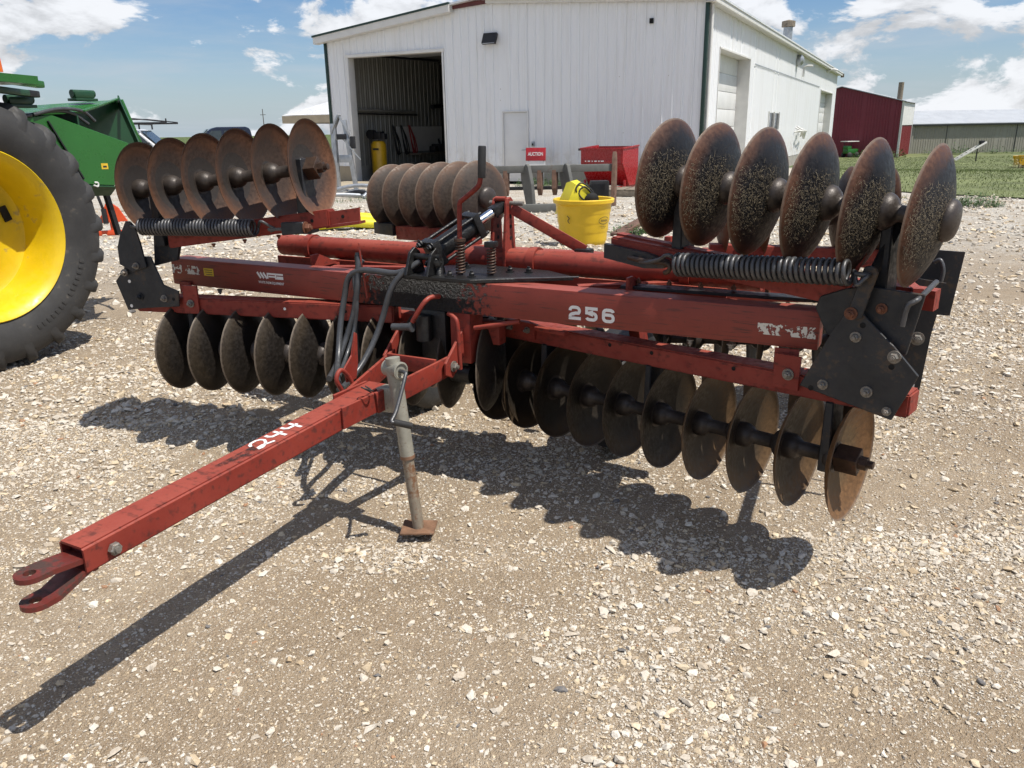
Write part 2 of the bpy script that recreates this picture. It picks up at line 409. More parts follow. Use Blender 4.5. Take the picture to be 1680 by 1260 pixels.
# numpy value noise
_perm = RNG.random((512, 512))
def vnoise(x, y):
    xi = np.floor(x).astype(int); yi = np.floor(y).astype(int); fx = x - xi; fy = y - yi
    fx = fx * fx * (3 - 2 * fx); fy = fy * fy * (3 - 2 * fy)
    g = lambda a, b: _perm[a % 512, b % 512]
    return (g(xi, yi) * (1 - fx) + g(xi + 1, yi) * fx) * (1 - fy) + (g(xi, yi + 1) * (1 - fx) + g(xi + 1, yi + 1) * fx) * fy
def fbm(x, y, o=4):
    s = 0; a = 0.5
    for i in range(o): s = s + a * vnoise(x * 2 ** i + 17.3 * i, y * 2 ** i + 9.1 * i); a *= 0.5
    return s / (1 - 0.5 ** o)

# ------------------------------------------------------------------ ground
def ground_base(y):
    y = np.asarray(y, float)
    z = np.where(y < -0.4, 0, np.where(y < 4.6, 0.26 * (y + 0.4) / 5, np.where(y < 8, 0.26, np.where(y < 16, 0.13 * (1 + np.cos(PI * (y - 8) / 8)), 0))))
    return z
def _sm(t): t = np.clip(t, 0, 1); return t * t * (3 - 2 * t)
def ground_z(x, y):
    x = np.asarray(x, float); y = np.asarray(y, float)
    near = np.clip(1.2 - np.hypot(x, y - 4) / 26, 0, 1)
    return ground_base(y) - 1.8 * _sm((0.5 * x + 0.87 * y - 26) / 55) * _sm((x - 6) / 12) + near * ((fbm(x * 1.3 + 40, y * 1.3 + 40, 3) - 0.5) * 0.045 + (fbm(x * 7 + 5, y * 7 + 5, 3) - 0.5) * 0.016)
def gz(x, y): return float(ground_z(x, y))
PATCHES = [(0.37, 2.05, .28, .7), (0.35, 2.61, .22, .6), (0.93, 2.34, .35, .6), (0.55, 1.80, .25, .7), (-1.92, 4.0, .5, .5), (2.03, 3.41, .5, .6), (0.19, 3.91, .45, .6), (0.02, 3.48, .3, .5), (1.52, 2.7, .3, .4), (-1.78, 2.8, .3, .4),
           (1.58, 2.32, .35, .5), (2.38, 6.6, 1.2, .5), (3.05, 5.35, .8, .5), (0.20, 2.78, .16, -.9), (-1.20, 2.54, .35, -.8), (0.0, 1.93, .22, -.5), (-0.51, 1.94, .3, -.35), (0.97, 2.80, .22, -.6), (-1.13, 1.89, .25, -.4), (0.15, 3.24, .16, -.5)]
def gravel_density(x, y):
    """0..1 how thick the loose white stone lies"""
    a = fbm(x * 0.9 + 11, y * 0.9 + 3, 4); b = fbm(x * 2.6 + 71, y * 2.6 + 33, 3)
    d = (0.62 * a + 0.38 * b - 0.425) * 4.6
    # windrows of thicker stone and scuffed bare spots in the yard
    for px, py, r, w in PATCHES: d = d + w * np.exp(-((x - px) ** 2 + (y - py) ** 2) / (r * r))
    return np.clip(d, 0, 1)

def ground_mat():
    k = NB('gravel_ground'); pos = k.n('ShaderNodeNewGeometry').outputs['Position']
    s = k.sep(pos)
    dist = k.math('SQRT', k.math('ADD', k.math('MULTIPLY', s[0], s[0]), k.math('MULTIPLY', s[1], s[1])))
    col = k.n('ShaderNodeAttribute'); col.attribute_name = 'gravel'; g = col.outputs['Fac']
    n1 = k.noise(0.9, 3, vec=pos); n2 = k.noise(11, 4, 0.65, vec=pos); 
    dirt = k.mix(k.ramp(n1, 0.3, 0.7), (0.295, 0.222, 0.145), (0.390, 0.308, 0.215))
    dirt = k.mix(k.ramp(n2, 0.35, 0.7, 0, 0.6), dirt, (0.245, 0.182, 0.120))
    fine = k.noise(150, 3, 0.8, vec=pos)
    amp = k.ramp(g, 0.0, 0.35, 0.6, 1.0)
    dirt = k.mix(k.math('MULTIPLY', amp, k.ramp(fine, 0.54, 0.64, 0, 0.75)), dirt, (0.47, 0.41, 0.325)); dirt = k.mix(k.math('MULTIPLY', amp, k.ramp(fine, 0.36, 0.46, 0.6, 0)), dirt, (0.155, 0.113, 0.074))
    # grit and small stones pressed into the dirt
    def pebbles(scale, lo, thr, c, cover):
        v = k.n('ShaderNodeTexVoronoi'); v.inputs['Scale'].default_value = scale; k.l(pos, v.inputs['Vector'])
        body = k.ramp(v.outputs['Distance'], lo, lo + 0.10, 1, 0)
        pick = k.ramp(k.sep(v.outputs['Color'])[0], thr, thr + 0.05) if cover is None else k.math('GREATER_THAN', k.math('ADD', k.sep(v.outputs['Color'])[0], k.math('MULTIPLY', cover, 0.55)), thr)
        m = k.math('MULTIPLY', body, pick)
        tone = k.mix(k.sep(v.outputs['Color'])[1], tuple(q * 0.62 for q in c), tuple(min(0.8, q * 1.12) for q in c))
        return m, tone
    m3, t3 = pebbles(230, 0.36, 0.72, (0.46, 0.40, 0.32), g)
    c = k.mix(k.math('MULTIPLY', m3, 0.8), dirt, t3)
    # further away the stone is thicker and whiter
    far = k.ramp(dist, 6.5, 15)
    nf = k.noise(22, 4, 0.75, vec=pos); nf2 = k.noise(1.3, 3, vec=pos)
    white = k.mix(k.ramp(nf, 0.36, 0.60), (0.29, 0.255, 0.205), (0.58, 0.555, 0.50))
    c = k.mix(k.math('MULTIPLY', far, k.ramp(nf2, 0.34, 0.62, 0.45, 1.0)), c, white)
    # field beyond the yard
    fld = k.ramp(k.math('ADD', dist, k.math('MULTIPLY', nf2, 10)), 74, 84)
    c = k.mix(fld, c, k.mix(k.ramp(n1, 0.3, 0.7), (0.055, 0.085, 0.025), (0.10, 0.13, 0.04)))
    nb = k.noise(60, 3, 0.8, vec=pos)
    nm = k.bump(nb, 1.0, 0.022)
    k.done(c, 0.92, 0.0, nm, 0.25)
ground_mat()

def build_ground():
    def axis(lo, hi, c0, c1, step, grow):
        a = list(np.arange(c0, c1 + 1e-6, step)); s = step
        while a[-1] < hi: s *= grow; a.append(a[-1] + s)
        s = step
        while a[0] > lo: s *= grow; a.insert(0, a[0] - s)
        return np.array(a)
    X = axis(-4000, 4000, -4.5, 4.5, 0.05, 1.14); Y = axis(-400, 5000, 0.8, 7.0, 0.05, 1.10)
    XX, YY = np.meshgrid(X, Y); ZZ = ground_z(XX, YY)
    nx, ny = len(X), len(Y); v = np.stack([XX, YY, ZZ], -1).reshape(-1, 3)
    i = np.arange((nx - 1) * (ny - 1)); r = i // (nx - 1); c = i % (nx - 1); a = r * nx + c
    f = np.stack([a, a + 1, a + nx + 1, a + nx], 1)
    me = bpy.data.meshes.new('ground'); me.vertices.add(len(v)); me.vertices.foreach_set('co', v.ravel())
    me.loops.add(f.size); me.loops.foreach_set('vertex_index', f.ravel()); me.polygons.add(len(f))
    me.polygons.foreach_set('loop_start', np.arange(len(f)) * 4); me.polygons.foreach_set('loop_total', np.full(len(f), 4))
    me.polygons.foreach_set('use_smooth', np.ones(len(f), bool)); me.update(); me.validate()
    at = me.attributes.new('gravel', 'FLOAT', 'POINT'); at.data.foreach_set('value', gravel_density(XX, YY).ravel().astype(np.float32))
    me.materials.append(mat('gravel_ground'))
    o = link(bpy.data.objects.new('ground', me)); tag(o, kind='structure'); return o
build_ground()

def stone_mat():
    k = NB('limestone'); at = k.n('ShaderNodeAttribute'); at.attribute_name = 'tint'
    n = k.noise(160, 2, vec=k.n('ShaderNodeNewGeometry').outputs['Position'])
    c = k.mix(k.ramp(n, 0.35, 0.7, 0, 0.35), at.outputs['Color'], (0.30, 0.24, 0.17))
    k.done(c, 0.85, 0.0, None, 0.3)
stone_mat()

def big_mesh(name, verts, tris, material, tint=None, smooth=False):
    me = bpy.data.meshes.new(name); me.vertices.add(len(verts)); me.vertices.foreach_set('co', verts.astype(np.float32).ravel())
    me.loops.add(tris.size); me.loops.foreach_set('vertex_index', tris.astype(np.int32).ravel()); me.polygons.add(len(tris))
    k = tris.shape[1]
    me.polygons.foreach_set('loop_start', np.arange(len(tris)) * k); me.polygons.foreach_set('loop_total', np.full(len(tris), k))
    me.polygons.foreach_set('use_smooth', np.zeros(len(tris), bool)); me.update()
    if tint is not None:
        at = me.attributes.new('tint', 'FLOAT_COLOR', 'POINT'); at.data.foreach_set('color', tint.astype(np.float32).ravel())
    me.materials.append(mat(material)); return link(bpy.data.objects.new(name, me))

def build_stones():
    t = bmesh.new(); bmesh.ops.create_icosphere(t, subdivisions=1, radius=1.0)
    iv = np.array([v.co[:] for v in t.verts]); it = np.array([[v.index for v in f.verts] for f in t.faces]); t.free()
    ov = np.array([(1, 0, 0), (-1, 0, 0), (0, 1, 0), (0, -1, 0), (0, 0, 1), (0, 0, -1)], float)
    ot = np.array([(0, 2, 4), (2, 1, 4), (1, 3, 4), (3, 0, 4), (2, 0, 5), (1, 2, 5), (3, 1, 5), (0, 3, 5)])
    def protos(base, n, cuts):
        out = []
        for i in range(n):     # chipped, angular pieces: ball cut by random planes
            p = base * RNG.uniform(0.75, 1.35, (len(base), 1)) + RNG.normal(0, 0.13, base.shape)
            for _ in range(cuts):
                nn = RNG.normal(size=3); nn /= np.linalg.norm(nn); e = p @ nn - RNG.uniform(0.35, 0.75); p = p - np.maximum(e, 0)[:, None] * nn
            out.append(p)
        return np.array(out)
    def scatter(y0, y1, dens, rmin, rmed, rmax, side, bare, sig=0.48):
        P = []; Rr = []
        for y in np.arange(y0, y1, 0.25):
            hw = 0.68 * y + 0.95 + side; n = int(2 * hw * 0.25 * dens)
            xs = RNG.uniform(-hw, hw, n); ys = RNG.uniform(y, y + 0.25, n)
            g = gravel_density(xs, ys); keep = RNG.random(n) < (bare + (1 - bare) * g) * np.clip((hw - np.abs(xs)) / 0.6, 0, 1)
            xs, ys = xs[keep], ys[keep]; P.append(np.stack([xs, ys], 1)); Rr.append(np.clip(rmed * np.exp(RNG.normal(0, sig, len(xs))), rmin, rmax))
        return np.concatenate(P), np.concatenate(Rr)
    def lay(name, P, R, base, tris, pr, sink, label):
        n = len(P); z = ground_z(P[:, 0], P[:, 1])
        q = RNG.normal(size=(n, 4)); q /= np.linalg.norm(q, axis=1, keepdims=True); a, b, c, d = q.T
        M = np.stack([np.stack([1 - 2 * (c * c + d * d), 2 * (b * c - a * d), 2 * (b * d + a * c)], -1),
                      np.stack([2 * (b * c + a * d), 1 - 2 * (b * b + d * d), 2 * (c * d - a * b)], -1),
                      np.stack([2 * (b * d - a * c), 2 * (c * d + a * b), 1 - 2 * (b * b + c * c)], -1)], -2)
        pv = np.einsum('nij,nvj->nvi', M, pr[RNG.integers(0, len(pr), n)])
        # turned any way, then laid flat and sunk a little into the dirt
        yaw = RNG.uniform(0, 2 * PI, n); cy, sy = np.cos(yaw), np.sin(yaw)
        sx, sq, sz = RNG.uniform(0.95, 1.55, n), RNG.uniform(0.75, 1.05, n), RNG.uniform(0.50, 0.85, n)
        X = pv[:, :, 0] * sx[:, None]; Y = pv[:, :, 1] * sq[:, None]
        V = np.stack([X * cy[:, None] - Y * sy[:, None], X * sy[:, None] + Y * cy[:, None], pv[:, :, 2] * sz[:, None]], -1) * R[:, None, None]
        V[:, :, 0] += P[:, 0:1]; V[:, :, 1] += P[:, 1:2]; V[:, :, 2] += (z + R * sink)[:, None]
        nv = len(base); T = (tris[None] + (np.arange(n) * nv)[:, None, None]).reshape(-1, 3)
        tone = np.clip(RNG.normal(0.66, 0.20, n), 0, 1)[:, None]; w = np.array([0.665, 0.62, 0.54]); g = np.array([0.34, 0.27, 0.19])
        tint = w * tone + g * (1 - tone); odd = RNG.random(n)
        tint[odd < 0.012] = np.array([0.13, 0.13, 0.135]); tint[(odd > 0.012) & (odd < 0.018)] = np.array([0.33, 0.18, 0.10]); k = (odd > 0.02) & (odd < 0.25); tint[k] *= np.array([0.98, 0.88, 0.72])
        tint = np.repeat(np.concatenate([tint, np.ones((n, 1))], 1), nv, axis=0)
        o = big_mesh(name, V.reshape(-1, 3), T, 'limestone', tint); tag(o, label, 'gravel', kind='stuff'); print(name, n, 'tris', len(T))
    L = [scatter(1.3, 2.6, 3900, 0.0038, 0.0058, 0.018, 0, 0.16), scatter(2.6, 4.0, 2900, 0.0043, 0.0065, 0.019, 0, 0.18), scatter(4.0, 6.5, 950, 0.006, 0.0105, 0.026, 0.2, 0.25), scatter(6.5, 11.0, 230, 0.010, 0.018, 0.034, 0.2, 0.3), scatter(11.0, 20.0, 60, 0.016, 0.028, 0.05, 0.0, 0.5)]
    lay('gravel_stones', np.concatenate([l[0] for l in L]), np.concatenate([l[1] for l in L]), iv, it, protos(iv, 30, 6), 0.22, 'loose crushed white limestone scattered over the tan dirt yard')
    S = [scatter(1.3, 2.6, 16000, 0.0014, 0.0027, 0.0055, 0, 0.42, 0.4), scatter(2.6, 4.0, 9500, 0.0018, 0.0033, 0.006, 0, 0.42, 0.4), scatter(4.0, 6.5, 2800, 0.003, 0.0048, 0.009, 0.1, 0.5, 0.4)]
    lay('gravel_grit', np.concatenate([l[0] for l in S]), np.concatenate([l[1] for l in S]), ov, ot, protos(ov, 20, 2), 0.15, 'fine pale stone grit lying between the larger limestone pieces')
build_stones()

# ------------------------------------------------------------------ disc harrow (local frame: x right along the front beam, y rearwards, z up)
OX, OY, PSI = -0.3419, 3.3740, -0.4981
def lw(a, b):
    return (OX + a * math.cos(PSI) - b * math.sin(PSI), OY + a * math.sin(PSI) + b * math.cos(PSI))
def lgz(a, b): return gz(*lw(a, b))
HW = empty('disc_harrow', (OX, OY, 0), PSI)
tag(HW, 'red folding tandem disc harrow numbered 256 with its rusty wing gangs folded up', 'disc harrow')
GAM, TAU, SP, RB = 0.2333, 0.0994, 0.1776, 0.2124
AR, ANR = (1.727, -0.041), -GAM
AL, ANL = (-1.383, -0.177), GAM
def fnR(s, o, h): return Vector((AR[0] + s * math.cos(ANR) + o * math.sin(ANR), AR[1] + s * math.sin(ANR) - o * math.cos(ANR), h))
def fnL(s, o, h): return Vector((AL[0] + s * math.cos(ANL) + o * math.sin(ANL), AL[1] + s * math.sin(ANL) - o * math.cos(ANL), h))
fwdR = Vector((math.sin(ANR), -math.cos(ANR), 0)); fwdL = Vector((math.sin(ANL), -math.cos(ANL), 0))

# --- blades, hubs
def blade_mesh():
    prof = []; D = 0.058; Rs = (RB * RB + D * D) / (2 * D); n = 9; th = 0.0045
    up = [(RB * i / n, Rs - D - math.sqrt(Rs * Rs - (RB * i / n) ** 2)) for i in range(n + 1)]
    rim = [(RB + 0.0006, 0.0012), (RB - 0.010, -0.0040 - 0.0045)]
    lo = [(r, z - th) for r, z in up[:-1]][::-1]
    bm = bmesh.new(); bm_lathe(bm, up + rim[:1] + rim[1:] + lo, 48)
    me = bpy.data.meshes.new('disc_blade'); bmesh.ops.recalc_face_normals(bm, faces=bm.faces); bm.to_mesh(me); bm.free()
    me.polygons.foreach_set('use_smooth', [True] * len(me.polygons)); me.set_sharp_from_angle(angle=math.radians(40)); return me
# blade frame: rim in the plane z=0, hollow towards +z, belly down to z=-0.05
BLADE = {}
for nm in ('blade_rusty', 'blade_wing', 'blade_dark', 'blade_end', 'blade_shaded', 'blade_brown', 'blade_tan'):
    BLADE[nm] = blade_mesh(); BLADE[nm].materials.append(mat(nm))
def spool_mesh(front):
    """cast spool from the hollow face of one blade to the belly of the next (along +z)"""
    bm = bmesh.new()
    bm_lathe(bm, [(0.0, -0.057), (0.044, -0.057), (0.047, -0.046), (0.046, -0.028), (0.040, -0.012), (0.031, -0.002), (0.0265, 0.004), (0.026, 0.070), (0.029, 0.078), (0.042, 0.085), (0.053, 0.097), (0.058, 0.111), (0.057, 0.124), (0.0, 0.124)], 20)
    me = bpy.data.meshes.new('spool'); bmesh.ops.recalc_face_normals(bm, faces=bm.faces); bm.to_mesh(me); bm.free()
    me.polygons.foreach_set('use_smooth', [True] * len(me.polygons)); me.set_sharp_from_angle(angle=math.radians(45))
    me.materials.append(mat('hub_iron')); return me
SPOOL = spool_mesh(True)
def dir_matrix(p, d, spin=0.0):
    return Matrix.Translation(Vector(p)) @ Vector(d).to_track_quat('Z', 'Y').to_matrix().to_4x4() @ Matrix.Rotation(spin, 4, 'Z')
def gang(C, d, n, concave, m, m_end=None, end_nut=True, end_dome=False):
    """n blades from C stepping along -d; hollow side faces +d if concave>0"""
    C = Vector(C); d = Vector(d).normalized(); out = []
    for i in range(n):
        p = C - d * SP * i; me = BLADE[m_end if (m_end and i == 0) else m]
        b = link(bpy.data.objects.new('disc_blade', me), HW); bmx = dir_matrix(p, d * concave, random.uniform(0, 6.28)); b.matrix_local = bmx; out.append((b, bmx))
        last_hollow = (i == 0) if concave > 0 else (i == n - 1)
        if not last_hollow:
            sp = link(bpy.data.objects.new('spool', SPOOL), b)
        elif end_nut:
            bm = bmesh.new(); bm_box(bm, (0, 0, -0.012), (0.070, 0.070, 0.078), None, 0.003)
            bm_lathe(bm, [(0, 0.02), (0.024, 0.022), (0.024, 0.052), (0, 0.054)], 6); bm_lathe(bm, [(0, 0.05), (0.014, 0.052), (0.014, 0.072), (0, 0.074)], 12)
            bmobj('axle_nut', bm, 'axle_rust', b)
        first_belly = (i == n - 1) if concave > 0 else (i == 0)
        if first_belly and end_dome:
            bm = bmesh.new(); bm_lathe(bm, [(0, -0.050), (0.060, -0.053), (0.064, -0.064), (0.060, -0.077), (0.048, -0.087), (0.020, -0.093), (0.0, -0.094)], 24)
            bmobj('end_bell', bm, 'hub_iron', b, True, 60)
    return out
dR = Vector((math.cos(GAM), -math.sin(GAM), 0)); dL = Vector((-math.cos(GAM), -math.sin(GAM), 0))
dRt = Vector((math.cos(TAU) * dR.x, math.cos(TAU) * dR.y, -math.sin(TAU))); dLt = Vector((math.cos(TAU) * dL.x, math.cos(TAU) * dL.y, -math.sin(TAU)))
front_right = gang((1.727, -0.041, 0.608), dR, 10, 1, 'blade_dark', 'blade_end')
front_left = gang((-1.383, -0.177, 0.700), dL, 10, 1, 'blade_shaded')
for b_, _m in front_right[1:4]: b_.data = BLADE['blade_tan']
wing_right = gang((1.850, -0.091, 1.4346), dRt, 6, -1, 'blade_wing', end_dome=True)
wing_left = gang((-1.4754, -0.1764, 1.4685), dLt, 6, -1, 'blade_rusty')
gr = -0.336
dRL = Vector((math.cos(0.042) * math.cos(gr), math.cos(0.042) * math.sin(gr), math.sin(0.042)))
rear_wing_left = gang((-0.524, 1.326, 1.330), dRL, 6, -1, 'blade_brown', end_dome=True)
dRR = Vector((-math.cos(0.042) * math.cos(gr), math.cos(0.042) * math.sin(gr), math.sin(0.042)))
rear_wing_right = gang((0.98, 1.10, 1.330), dRR, 6, -1, 'blade_rusty', end_dome=True)
rear_left = gang((0.02, 1.15, 0.62), Vector((math.cos(gr), math.sin(gr), 0)), 10, 1, 'blade_dark')
rear_right = gang((0.22, 1.20, 0.60), Vector((-math.cos(gr), math.sin(gr), 0)), 10, 1, 'blade_dark')
# chaff caught on the bellies of the right wing blades
def chaff(b, bmx, n, seed):
    rr = random.Random(seed); vs = []; fs = []; D = 0.058; Rs = (RB * RB + D * D) / (2 * D)
    inv = bmx.to_3x3().inverted(); upl = inv @ Vector((0, 0, 1)); sdl = inv @ Vector((-0.62, -0.62, 0.35)).normalized()
    for i in range(n):
        # thickest on the lower left half of the face
        for _ in range(30):
            r = RB * math.sqrt(rr.uniform(0.05, 0.93)); a = rr.uniform(0, 2 * PI)
            p = Vector((r * math.cos(a), r * math.sin(a), 0))
            u = p.dot(upl) / RB; s = p.dot(sdl) / RB
            w = max(0.0, 1.0 - ((u + 0.08) / 0.62) ** 2) * max(0.0, 1 - ((s - 0.45) / 0.55) ** 2)
            if rr.random() < w: break
        else: continue
        z = Rs - D - math.sqrt(Rs * Rs - r * r) - 0.0045
        nrm = Vector((p.x / Rs, p.y / Rs, -math.sqrt(max(0, 1 - (r / Rs) ** 2)))).normalized()
        base = Vector((p.x, p.y, z)) + nrm * rr.uniform(0.0005, 0.005)
        t = Vector((rr.gauss(0, 1), rr.gauss(0, 1), rr.gauss(0, 0.4))); t = (t - nrm * t.dot(nrm) * 0.8).normalized()
        L = rr.uniform(0.003, 0.010) if rr.random() < 0.9 else rr.uniform(0.010, 0.026); s2 = nrm.cross(t).normalized() * rr.uniform(0.0003, 0.0008)
        k = len(vs); m = base + t * L * 0.5 + nrm * rr.uniform(0.0, 0.002)
        vs += [base - s2, base + s2, m + s2, m - s2, base + t * L + s2 * 0.5, base + t * L - s2 * 0.5]; fs += [(k, k + 1, k + 2, k + 3), (k + 3, k + 2, k + 4, k + 5)]
    o = meshobj('straw_chaff', vs, fs, 'chaff', b); o['kind'] = 'stuff'
for i, (b, bmx) in enumerate(wing_right): chaff(b, bmx, random.randint(1200, 2000), i)
# axles of the gangs
def axle(C, d, n, name='gang_axle'):
    d = Vector(d).normalized(); C = Vector(C); bm = bmesh.new()
    bm_tube(bm, [C + d * 0.01, C - d * (SP * (n - 1) + 0.02)], 0.015, 8); bmobj(name, bm, 'axle_rust', HW, True, 40)
for C, d, n in (((1.727, -0.041, 0.608), dR, 10), ((-1.383, -0.177, 0.700), dL, 10), ((1.850, -0.091, 1.4346), dRt, 6), ((-1.4754, -0.1764, 1.4685), dLt, 6), ((-0.524, 1.326, 1.33), dRL, 6), ((0.98, 1.10, 1.33), dRR, 6),
                ((0.02, 1.15, 0.62), (math.cos(gr), math.sin(gr), 0), 10), ((0.22, 1.20, 0.60), (-math.cos(gr), math.sin(gr), 0), 10)): axle(C, d, n)

# --- main frame
BT = 1.1045; BB = 0.9688
front_beam = box('front_beam', (-0.018, 0.052, (BT + BB) / 2), (3.187, 0.104, BT - BB), 'red_beam_paint', HW, bevel=0.006)
def gang_beam(fn, s0, s1, h0, h1, name='gang_beam', m='red_paint', o0=-0.05, o1=0.05):
    bm = bmesh.new(); bm_prism(bm, [(s0, h0), (s1, h0), (s1, h1), (s0, h1)], o0, o1, fn)
    bmesh.ops.bevel(bm, geom=list(bm.edges), offset=0.006, segments=2, affect='EDGES'); return bmobj(name, bm, m, HW, True, 40)
gbr = gang_beam(fnR, -1.56, 0.168, 0.812, 0.890)
gbl = gang_beam(fnL, -0.20, 1.165, 0.880, 0.958)
for s in (-0.972, -0.775, -0.43): lathe('bolt_hole', [(0, 0), (0.008, 0), (0.008, 0.001), (0, 0.001)], 'hole_dark', gbr, 14, dir_matrix(fnR(s, 0.0505, 0.868), fwdR))
for s in (0.62, 0.93): lathe('bolt_hole', [(0, 0), (0.007, 0), (0.007, 0.001), (0, 0.001)], 'hole_dark' if s > .7 else 'white_print', gbl, 14, dir_matrix(fnL(s, 0.0505, 0.925), fwdL))
# brackets that hang the gang beams on the front beam
box('beam_bracket', (1.478, -0.007, 0.900), (0.082, 0.010, 0.135), 'red_paint', HW, bevel=0.002)
box('beam_bracket', (-1.515, -0.007, 0.925), (0.082, 0.010, 0.125), 'red_paint', HW, bevel=0.002)
for a, h in ((1.478, 0.885), (-1.515, 0.93)): hexbolt('bracket_bolt', (a, -0.014, h), (0, -1, 0), 0.014, 'bolt_zinc', HW)
# bars that carry each gang beam: bracket-to-beam links
plate('beam_link', [(-0.275, 0.835), (-0.185, 0.835), (-0.185, 0.955), (-0.275, 0.955)], 0.052, 0.063, fnR, 'red_paint', HW)
hexbolt('link_bolt', fnR(-0.222, 0.066, 0.889), fwdR, 0.014, 'bolt_zinc', HW)
plate('beam_link', [(0.085, 0.885), (0.165, 0.885), (0.165, 1.02), (0.085, 1.02)], 0.052, 0.063, fnL, 'red_paint', HW)
hexbolt('link_bolt', fnL(0.125, 0.066, 0.935), fwdL, 0.013, 'bolt_zinc', HW)
plate('beam_stop', [(-1.53, 0.83), (-1.36, 0.83), (-1.36, 0.90), (-1.53, 0.90)], 0.052, 0.062, fnR, 'red_paint', HW)
for s in (-1.50, -1.40): hexbolt('stop_bolt', fnR(s, 0.064, 0.868), fwdR, 0.010, 'bolt_zinc', HW)
box('top_lug', (0.515, 0.12, 0.905), (0.16, 0.035, 0.016), 'red_paint', HW, Matrix.Rotation(-GAM, 3, 'Z'), 0.002)

# torque tube across the frame
tube('torque_tube', [(-1.20, 0.40, 1.142), (1.30, 0.40, 1.137)], 0.054, 'red_paint', HW, 32)
for a in (-1.0, 0.30, 1.0):
    bm = bmesh.new(); M = Matrix.Translation((a, 0.40, 1.14)) @ Matrix.Rotation(PI / 2, 4, 'Y')
    bm_lathe(bm, [(0.0545, -0.02), (0.065, -0.02), (0.065, 0.02), (0.0545, 0.02)], 28, M)
    bm_box(bm, (a, 0.40, 1.05), (0.042, 0.12, 0.075), None, 0.003); bmobj('tube_clamp', bm, 'red_paint', HW, True, 35)
# fore-and-aft frame members
for a in (-0.80, 0.80):
    box('side_member', (a, 0.80, 1.035), (0.075, 1.39, 0.10), 'red_paint', HW, bevel=0.005)
    plate('gusset', [(0.105, 1.085), (0.105, 1.15), (0.16, 1.15), (0.30, 1.088)], a + 0.042, a + 0.052, lambda s, o, h: Vector((o, s, h)), 'red_paint', HW)
box('cross_member', (0.0, 1.20, 1.02), (1.9, 0.09, 0.10), 'red_paint', HW, bevel=0.005)
box('cross_member', (0.0, 0.33, 1.03), (2.36, 0.014, 0.13), 'red_paint', HW)
bar('diagonal_strap', (-0.66, 0.15, 1.094), (0.0, 0.34, 1.10), 0.05, 0.010, 'red_paint', HW)
bar('diagonal_strap', (0.62, 0.15, 1.094), (1.05, 0.42, 1.10), 0.05, 0.010, 'red_paint', HW)
# row of bolt heads along the flat bar behind the right beam
for i in range(6):
    t = i / 5; hexbolt('bar_bolt', (0.86 + 0.62 * t, 0.20 + 0.02 * t, 1.112), (0, 0, 1), 0.010, 'bolt_rust', HW, washer=False)
bar('flat_bar', (0.80, 0.19, 1.103), (1.54, 0.215, 1.103), 0.07, 0.012, 'black_steel', HW)
hexbolt('beam_bolt', (1.28, 0.02, 0.955), (0, 0, -1), 0.011, 'bolt_zinc', HW); hexbolt('beam_bolt', (1.13, 0.02, 0.955), (0, 0, -1), 0.008, 'bolt_zinc', HW)
hexbolt('beam_bolt', (-1.30, 0.02, 0.958), (0, 0, -1), 0.010, 'bolt_zinc', HW)

# --- rear gang beams and their wing beams
def seg_beam(p, q, h0, h1, w, name, m='red_paint'):
    p, q = Vector(p), Vector(q); return bar(name, (p.x, p.y, (h0 + h1) / 2), (q.x, q.y, (h0 + h1) / 2 + (q.z - p.z)), w, h1 - h0, m, HW, 0.005)
cgr, sgr = math.cos(gr), math.sin(gr)
seg_beam((0.05, 1.14, 0), (-1.62, 1.72, 0), 0.82, 0.90, 0.09, 'rear_gang_beam'); seg_beam((0.15, 1.18, 0), (1.80, 1.75, 0), 0.82, 0.90, 0.09, 'rear_gang_beam')
bar('rear_wing_beam', (-0.50, 1.24, 1.110), (-1.22, 1.48, 1.085), 0.08, 0.085, 'red_paint', HW, 0.005)
box('wing_stop', (-1.34, 1.52, 1.10), (0.22, 0.10, 0.075), 'black_steel', HW, Matrix.Rotation(gr, 3, 'Z'), 0.004)
bar('rear_wing_beam', (0.92, 1.02, 1.13), (1.85, 1.36, 1.10), 0.08, 0.085, 'red_paint', HW, 0.005)

# --- folded front wing beams
def fnLt(s, o, h): return fnL(s, o, h + 0.13 * s)
def fnRt(s, o, h): return fnR(s, o, h - 0.10 * s)
wbl = gang_beam(fnLt, 0.03, 0.88, 1.190, 1.268, 'wing_beam', o0=-0.03, o1=0.045)
plate('wing_beam_insert', [(0.86, 1.200), (1.025, 1.200), (1.025, 1.257), (0.86, 1.257)], 0.018, 0.030, fnLt, 'red_paint', HW)
plate('wing_beam_flange', [(0.86, 1.186), (1.025, 1.186), (1.025, 1.198), (0.86, 1.198)], -0.03, 0.034, fnLt, 'red_paint', HW)
for s in (0.80, 0.945): lathe('bolt_hole', [(0, 0), (0.008, 0), (0.008, 0.0012), (0, 0.0012)], 'hole_dark', wbl, 14, dir_matrix(fnLt(s, 0.0455 if s < 0.86 else 0.031, 1.228), fwdL))
for s in (0.25, 0.42, 0.60, 0.76): hexbolt('wing_bolt', fnLt(s, 0.005, 1.187), (0, 0, -1), 0.010, 'bolt_rust', HW, 0.010, False)
wbr = gang_beam(fnRt, -0.977, -0.03, 1.135, 1.206, 'wing_beam', o0=-0.03, o1=0.055)
plate('wing_weight', [(-0.985, 1.125), (-0.80, 1.12), (-0.72, 1.135), (-0.70, 1.165), (-0.80, 1.178), (-0.985, 1.18)], 0.058, 0.085, fnRt, 'black_steel', HW)
plate('wing_beam_lip', [(-0.977, 1.206), (-0.03, 1.206), (-0.03, 1.214), (-0.977, 1.214)], -0.03, 0.012, fnRt, 'red_paint', HW)
